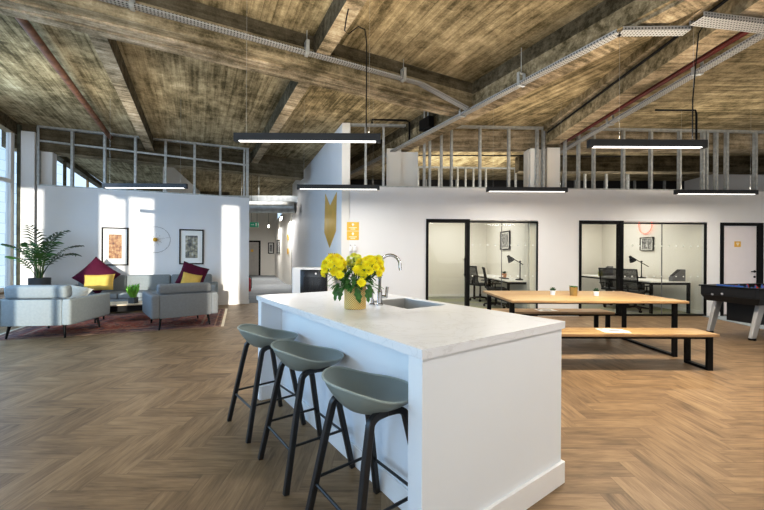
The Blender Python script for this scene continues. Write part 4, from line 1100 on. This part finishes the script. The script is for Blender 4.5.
def cushion(lab, loc, rot, w_, h_, tk, mat, group=None):
    b = MB(); N_ = 14; top = []; bot = []
    for i in range(N_ + 1):
        r1 = []; r2 = []
        for j in range(N_ + 1):
            u = -1 + 2 * i / N_; v = -1 + 2 * j / N_
            th_ = tk * ((1 - u ** 4) * (1 - v ** 4)) ** .6
            pin = 1 - .07 * (1 - u * u) * v * v - .0; pin2 = 1 - .07 * (1 - v * v) * u * u
            x = u * w_ / 2 * pin2; z = v * h_ / 2 * pin
            a = b.bm.verts.new((x, -th_, z)); r1.append(a)
            r2.append(a if max(abs(u), abs(v)) > .999 else b.bm.verts.new((x, th_, z)))
        top.append(r1); bot.append(r2)
    for i in range(N_):
        for j in range(N_): b._f([top[i][j], top[i + 1][j], top[i + 1][j + 1], top[i][j + 1]]); b._f([bot[i][j], bot[i][j + 1], bot[i + 1][j + 1], bot[i + 1][j]])
    o = b.build('cushion', mat); o.location = loc; o.rotation_euler = rot; return tag(o, lab, 'cushion', group)
cushion('large maroon velvet cushion tilted in the left sofa corner', (-6.10, 7.62, .82), (R(-14), R(40), LA - .05), .60, .60, .10, M['maroon'])
cushion('mustard cushion in front of the maroon cushion at the left', (-5.88, 7.40, .70), (R(-18), R(-2), LA - .1), .55, .35, .085, M['yellow_fab'])
cushion('maroon velvet cushion at the right end of the wall sofa', (-4.36, 8.20, .80), (R(-16), R(20), LA + .1), .56, .54, .10, M['maroon'])
cushion('mustard cushion leaning on the right maroon cushion', (-4.27, 7.96, .69), (R(-16), R(14), LA + .05), .40, .36, .075, M['yellow_fab'])
cushion('pale grey cushion lying on the left armchair', (-5.22, 6.02, .61), (R(-55), R(12), R(15)), .42, .40, .07, M['fabric_light'])
t = thing('coffee_table', 'low pale wood coffee table with black underside in the lounge', 'coffee table', (-4.98, 6.98, .0045), LA)
b = MB(); b.rbox(-.52, .52, -.28, .28, .31, .335, .006, 2); b.build('tabletop', M['table_pale'], t)
b = MB(); b.box(-.47, .47, -.24, .24, .20, .31); b.build('shelf_box', M['black'], t, smooth=False)
for x in (-.45, .45):
    for y in (-.22, .22):
        b = MB(); b.tube([(x, y, 0), (x, y, .205)], .014, 8); b.build('leg', M['black'], t)
p = LW @ Vector((0, 0, 0))
t = thing('potted_grass', 'small bright green grass plant in a dark pot on the coffee table', 'potted plant', (-4.83, 6.92, .34))
b = MB(); b.box(-.06, .06, -.06, .06, 0, .11); b.build('pot', M['pot_dark'], t, smooth=False, bevel=.004)
b = MB()
for k in range(110):
    a = random.uniform(0, 6.28); l = random.uniform(.16, .34); sp = random.uniform(.01, .11); bx, by = random.uniform(-.045, .045), random.uniform(-.045, .045)
    d = Vector((math.cos(a), math.sin(a), 0)); s_ = Vector((-d.y, d.x, 0)) * .003
    p0 = Vector((bx, by, .10)); p1 = p0 + d * sp * .4 + Vector((0, 0, l * .7)); p2 = p0 + d * sp + Vector((0, 0, l * .85))
    v = [b.bm.verts.new(q) for q in (p0 - s_, p0 + s_, p1 + s_, p2, p1 - s_)]; b._f(v)
b.build('grass_blades', M['grass'], t, smooth=False, recalc=False)

# palm
PP = (-6.92, 7.20, 0)
t = thing('potted_palm', 'tall palm in a dark grey planter in the sunny window corner', 'potted plant', PP)
b = MB(); b.lathe([(0, 0), (.14, 0), (.15, .02), (.172, .80), (.162, .80), (.155, .74), (0, .74)], (0, 0, 0), 32); b.build('planter', M['pot_dark'], t)
b = MB(); b.lathe([(.156, .741), (.08, .755), (0, .76)], (0, 0, 0), 24); b.build('soil', M['soil'], t)
def frond(az, L_, lean, droop, mat, base):
    b = MB(); pts = []
    d = Vector((math.cos(az), math.sin(az), 0)); N_ = 16
    p = Vector(base); ang = lean
    for i in range(N_ + 1):
        pts.append(p.copy()); f = i / N_
        a = ang - droop * f * f
        p = p + (d * math.cos(a) + Vector((0, 0, 1)) * math.sin(a)) * L_ / N_
    b.tube(pts, [.008 * (1 - .8 * i / N_) for i in range(N_ + 1)], 5)
    for i in range(6, N_ + 1):
        f = i / N_; dirn = (pts[i] - pts[i - 1]).normalized(); s_ = dirn.cross(Vector((0, 0, 1))).normalized(); up = s_.cross(dirn)
        ll = (.08 + .15 * math.sin(PI * min(1, (f - .3) / .75))) * L_ / .9
        for sg in (-1, 1):
            for half in (0,):
                q0 = pts[i] - dirn * (L_ / N_) * half
                ld = (s_ * sg * .85 + dirn * .62 + up * .1).normalized(); w_ = up.cross(ld).normalized() * .017
                m_ = q0 + ld * ll * .5; e_ = q0 + ld * ll - Vector((0, 0, ll * .32))
                v = [b.bm.verts.new(x) for x in (q0 - w_ * .35, q0 + w_ * .35, m_ + w_, e_, m_ - w_)]; b._f(v)
    return b.build('frond', mat, t, smooth=False, recalc=False)
fr = [(15, 1.15, 84, 62), (-25, 1.05, 74, 75), (35, 1.0, 70, 70), (-60, .95, 72, 60), (165, 1.15, 86, 40), (200, .95, 70, 62), (235, .9, 74, 60), (150, .85, 66, 60),
      (90, 1.05, 84, 45), (320, .95, 58, 70), (5, .95, 62, 85), (185, .75, 60, 60)]
for i, (a, l, le, dr) in enumerate(fr): frond(R(a), l, R(le), R(dr), M['palm'] if i % 2 else M['palm_dark'], (random.uniform(-.04, .04), random.uniform(-.04, .04), .75))
b = MB()
for k in range(6): a = k * 1.05; b.tube([(.03 * math.cos(a), .03 * math.sin(a), .74), (.06 * math.cos(a), .06 * math.sin(a), 1.05), (.12 * math.cos(a), .12 * math.sin(a), 1.3)], [.013, .010, .005], 6)
b.build('stems', M['stem'], t)

# ------------------------------------------------------------------ suspended linear lamps
def lamp(lab, x0, x1, y, z, rz=0, cable=None, first=None, power=26, tint=WARM, wires=None):
    L_ = x1 - x0; t = thing('linear_lamp', lab, 'ceiling lamp', ((x0 + x1) / 2, y, z), rz, 'black linear suspension lamps')
    h = L_ / 2
    b = MB(); b.box(-h, h, -.03, .03, .012, .085); b.box(-h, -h + .04, -.03, .03, 0, .012); b.box(h - .04, h, -.03, .03, 0, .012); b.build('lamp_body', M['lamp_body'], t, smooth=False)
    b = MB(); b.box(-h + .05, h - .05, -.020, .020, .002, .012); b.build('diffuser', M['diffuser'], t, smooth=False)
    for x, zt in (wires or ((-h + .12, ZS), (h - .12, ZS))):
        b = MB(); b.tube([(x, 0, .085), (x, 0, zt - z)], .0011, 4); b.build('suspension_wire', M['galv'], t)
    if cable:
        b = MB(); b.tube([(cx - (x0 + x1) / 2, cy - y, cz - z) for cx, cy, cz in cable], .006, 6); b.build('power_cable', M['black'], t)
    area('lamp_down_light', ((x0 + x1) / 2, y, z - .004), (L_ - .12, .03), power, tint, (0, 0, -1))
    area('lamp_ceiling_fill', ((x0 + x1) / 2, y, z + .10), (L_ - .1, .06), min(power * .75, 18), WARM, (0, 0, 1))  # upward fill added to brighten the ceiling; the fitting itself shines down
lamp('black linear lamp hanging above the white island', -1.53, -.02, 3.68, 2.462, 0, [(-.17, 3.68, 2.545), (-.17, 3.68, 3.50), (-.19, 3.68, 3.63), (-.26, 3.68, 3.66), (-.36, 3.68, 3.58), (-.40, 3.68, 3.62), (-.38, 3.68, 3.75), (-.36, 3.68, 3.84)], tint=NEU)
lamp('black linear lamp hanging above the long table', 2.23, 3.50, 3.86, 2.475, 0, [(3.36, 3.86, 2.56), (3.36, 3.86, 3.0), (3.40, 3.86, 3.5), (3.42, 3.86, 3.72), (3.47, 3.86, 3.80), (3.49, 3.86, 3.84)], power=85, wires=((-.30, 3.66), (.50, ZS)))
lamp('black linear lamp hanging in front of the gold arrow', -1.54, -.05, 6.44, 2.478)
lamp('black linear lamp hanging in front of the right white column', 1.91, 3.39, 6.53, 2.47)
lamp('black linear lamp hanging above the football table', 5.52, 7.07, 6.72, 2.475)
lamp('black linear lamp hanging over the lounge rug', -5.02, -3.51, 6.40, 2.475, power=8)
for x, y in ((1.9, .9), (5.6, 3.4), (5.5, .4), (8.9, 5.0)):
    area('room_light', (x, y, 2.6), (1.4, .3), 26, NEU, (0, 0, -1)); area('room_ceiling_fill', (x, y, 2.7), (1.4, .3), 24, WARM, (0, 0, 1))  # the upward area is unseen fill added to brighten the ceiling
area('room_ceiling_fill', (-2.5, .8, 2.6), (1.4, .3), 40, NEU, (0, 0, 1)); area('room_ceiling_fill', (.5, 1.8, 2.5), (1.4, .3), 34, WARM, (0, 0, 1))  # upward fill with no fitting, added for a brighter slab
area('back_zone_fill', (2.5, 10.5, 2.85), (4, 1.5), 75, NEU, (0, 0, 1)); area('back_zone_fill', (7, 10.5, 2.85), (3, 1.5), 60, NEU, (0, 0, 1))  # unseen fill added above the offices to light the slab behind the studs
area('lounge_ceiling_fill', (-5.2, 5.6, 2.9), (2, 1), 14, NEU, (0, 0, 1))  # unseen fill added to lift the ceiling over the lounge
area('corridor_fill', (-4.2, 12.2, 3.6), (1.5, 1), 14, NEU, (0, .2, -1))  # unseen fill added where the top of the corridor came out dark

# ------------------------------------------------------------------ cable trays, pipes, conduits
def tray(name, lab, p, q, w_=.10, h_=.05, hangers=(), rod=True):
    p = Vector(p); q = Vector(q); d = q - p; L_ = d.length
    t = thing(name, lab, 'cable tray'); x = d.normalized(); y = Vector((0, 0, 1)).cross(x).normalized(); z = x.cross(y)
    t.matrix_world = Matrix((x, y, z)).transposed().to_4x4(); t.matrix_world.translation = p
    mw = Matrix((x, y, z)).transposed().to_4x4(); mw.translation = p; t.matrix_world = mw
    b = MB(); b.box(0, L_, -w_ / 2, w_ / 2, 0, .004); b.box(0, L_, -w_ / 2, -w_ / 2 + .004, .004, h_); b.box(0, L_, w_ / 2 - .004, w_ / 2, .004, h_); b.build('tray_channel', M['tray'], t, smooth=False)
    for s_ in hangers:
        top = ZS - (p.z + d.z * s_ / L_)
        b = MB(); b.box(s_ - .02, s_ + .02, -w_ / 2 - .012, -w_ / 2, -.012, .16); b.box(s_ - .02, s_ + .02, w_ / 2, w_ / 2 + .012, -.012, .16); b.box(s_ - .02, s_ + .02, -w_ / 2, w_ / 2, -.016, -.001); b.box(s_ - .02, s_ + .02, -w_ / 2, w_ / 2, .15, .16)
        b.tube([(s_, 0, .16), (s_, 0, top)], .006, 6); b.build('hanger', M['galv'], t, smooth=False)
    return t
def G(n, v, z): q = GR @ Vector((n, v, 0)); return (q.x, q.y, z)
tray('cable_tray', 'galvanised perforated cable tray along the left main beam', G(-5.2, 4.38, 3.80), G(2.9, 4.38, 3.80), .075, .03, (2.8, 4.6, 6.4, 7.8))
tray('cable_tray', 'short sloping cable tray joining the two long trays', G(2.9, 4.38, 3.795), G(3.78, 4.40, 3.615), .09, .03)
tray('cable_tray', 'galvanised perforated cable tray along the right main beam', G(3.86, 9.6, 3.60), G(3.86, 2.14, 3.60), .10, .035, (5.0, 6.2))
qp = G(3.86, 2.14, 3.60)
tray('cable_tray', 'short cable tray turning off at the top right', qp, (3.12, 3.66, 3.60), .11, .04)
tray('cable_tray', 'galvanised cable tray crossing the top right corner', (3.07, 3.49, 3.61), (5.3, 3.82, 3.61), .14, .05, (1.5,))
tray('cable_tray', 'galvanised cable tray under the red pipes on the right', (4.15, 9.4, 3.70), (4.15, 2.2, 3.72), .11, .04, (4.7, 2.9))
def pipe(name, lab, cat, pts, r, mat, seg=10):
    b = MB(); b.tube(pts, r, seg); return tag(b.build(name, M[mat]), lab, cat)
pipe('sprinkler_pipe', 'dark red pipe above the right cable tray, left of its twin', 'pipe', [(3.93, 9.4, 3.86), (3.93, 2.4, 3.82)], .034, 'red_pipe')
pipe('sprinkler_pipe', 'dark red pipe above the right cable tray, right of its twin', 'pipe', [(4.05, 9.4, 3.84), (4.04, 2.4, 3.80)], .034, 'red_pipe')
pipe('waste_pipe', 'rusty brown pipe on the ceiling above the lounge', 'pipe', [G(-1.80, 4.9, 3.98), G(-1.80, 10.2, 3.98)], .05, 'rust', 12)
for s_ in (5.8, 7.6):
    pass
pipe('conduit', 'black conduit arm with a drop beside the tall white wall', 'conduit', [(-.21, 7.3, 4.1 - .02), (-.21, 7.3, 4.06)] if False else [(-.22, 7.35, 4.02), (-.22, 7.35, 4.14 - .04), (.48, 7.35, 4.08), (.555, 7.35, 4.04), (.555, 7.35, 3.66)], .022, 'black')
pipe('conduit', 'black conduit along the right beam', 'conduit', [(3.47, 7.5, 3.90), (3.47, 2.4, 3.90)], .018, 'black')
pipe('conduit', 'black horizontal conduit seen through the studs', 'conduit', [(.9, 8.9, 3.80), (6.2, 8.9, 3.80)], .014, 'black')
pipe('conduit', 'black conduit stub on the ceiling above the right lamp', 'conduit', [(4.9, 6.4, 3.93), (5.62, 6.4, 3.93), (5.64, 6.4, 3.86), (5.64, 6.4, 3.3)], .016, 'black')
pipe('hanger_rod', 'black rod dropping from the ceiling to the left cable tray', 'rod', [(-1.22, 3.45, 4.1), (-1.22, 3.45, 3.82)], .02, 'black')
pipe('hanger_rod', 'black rod dropping from the ceiling to the top right cable tray', 'rod', [(2.72, 3.70, 4.1), (2.72, 3.70, 3.62)], .02, 'black')
t = thing('junction_box', 'black junction box on the main beam by the tray corner', 'junction box', G(3.80, 5.55, 3.66), R(GA))
b = MB(); b.box(-.06, .06, -.16, .16, 0, .2); b.build('box_body', M['black'], t, smooth=False, bevel=.005)
b = MB(); b.tube([(0, -.05, .2), (0, -.05, .44)], .015, 6); b.tube([(0, .07, .2), (0, .07, .44)], .015, 6); b.build('cable_gland', M['galv'], t)

# ------------------------------------------------------------------ view
sc = bpy.context.scene
sc.view_settings.view_transform = 'Standard'
sc.view_settings.look = 'None'
sc.view_settings.exposure = .15
sc.view_settings.use_curve_mapping = True
cv = sc.view_settings.curve_mapping.curves[3]
cv.points.new(.22, .185); cv.points.new(.72, .755); sc.view_settings.curve_mapping.update()
sc.cycles.max_bounces = 8; sc.cycles.diffuse_bounces = 4; sc.cycles.transparent_max_bounces = 16
sc.cycles.use_denoising = True
sc.cycles.sample_clamp_indirect = 6
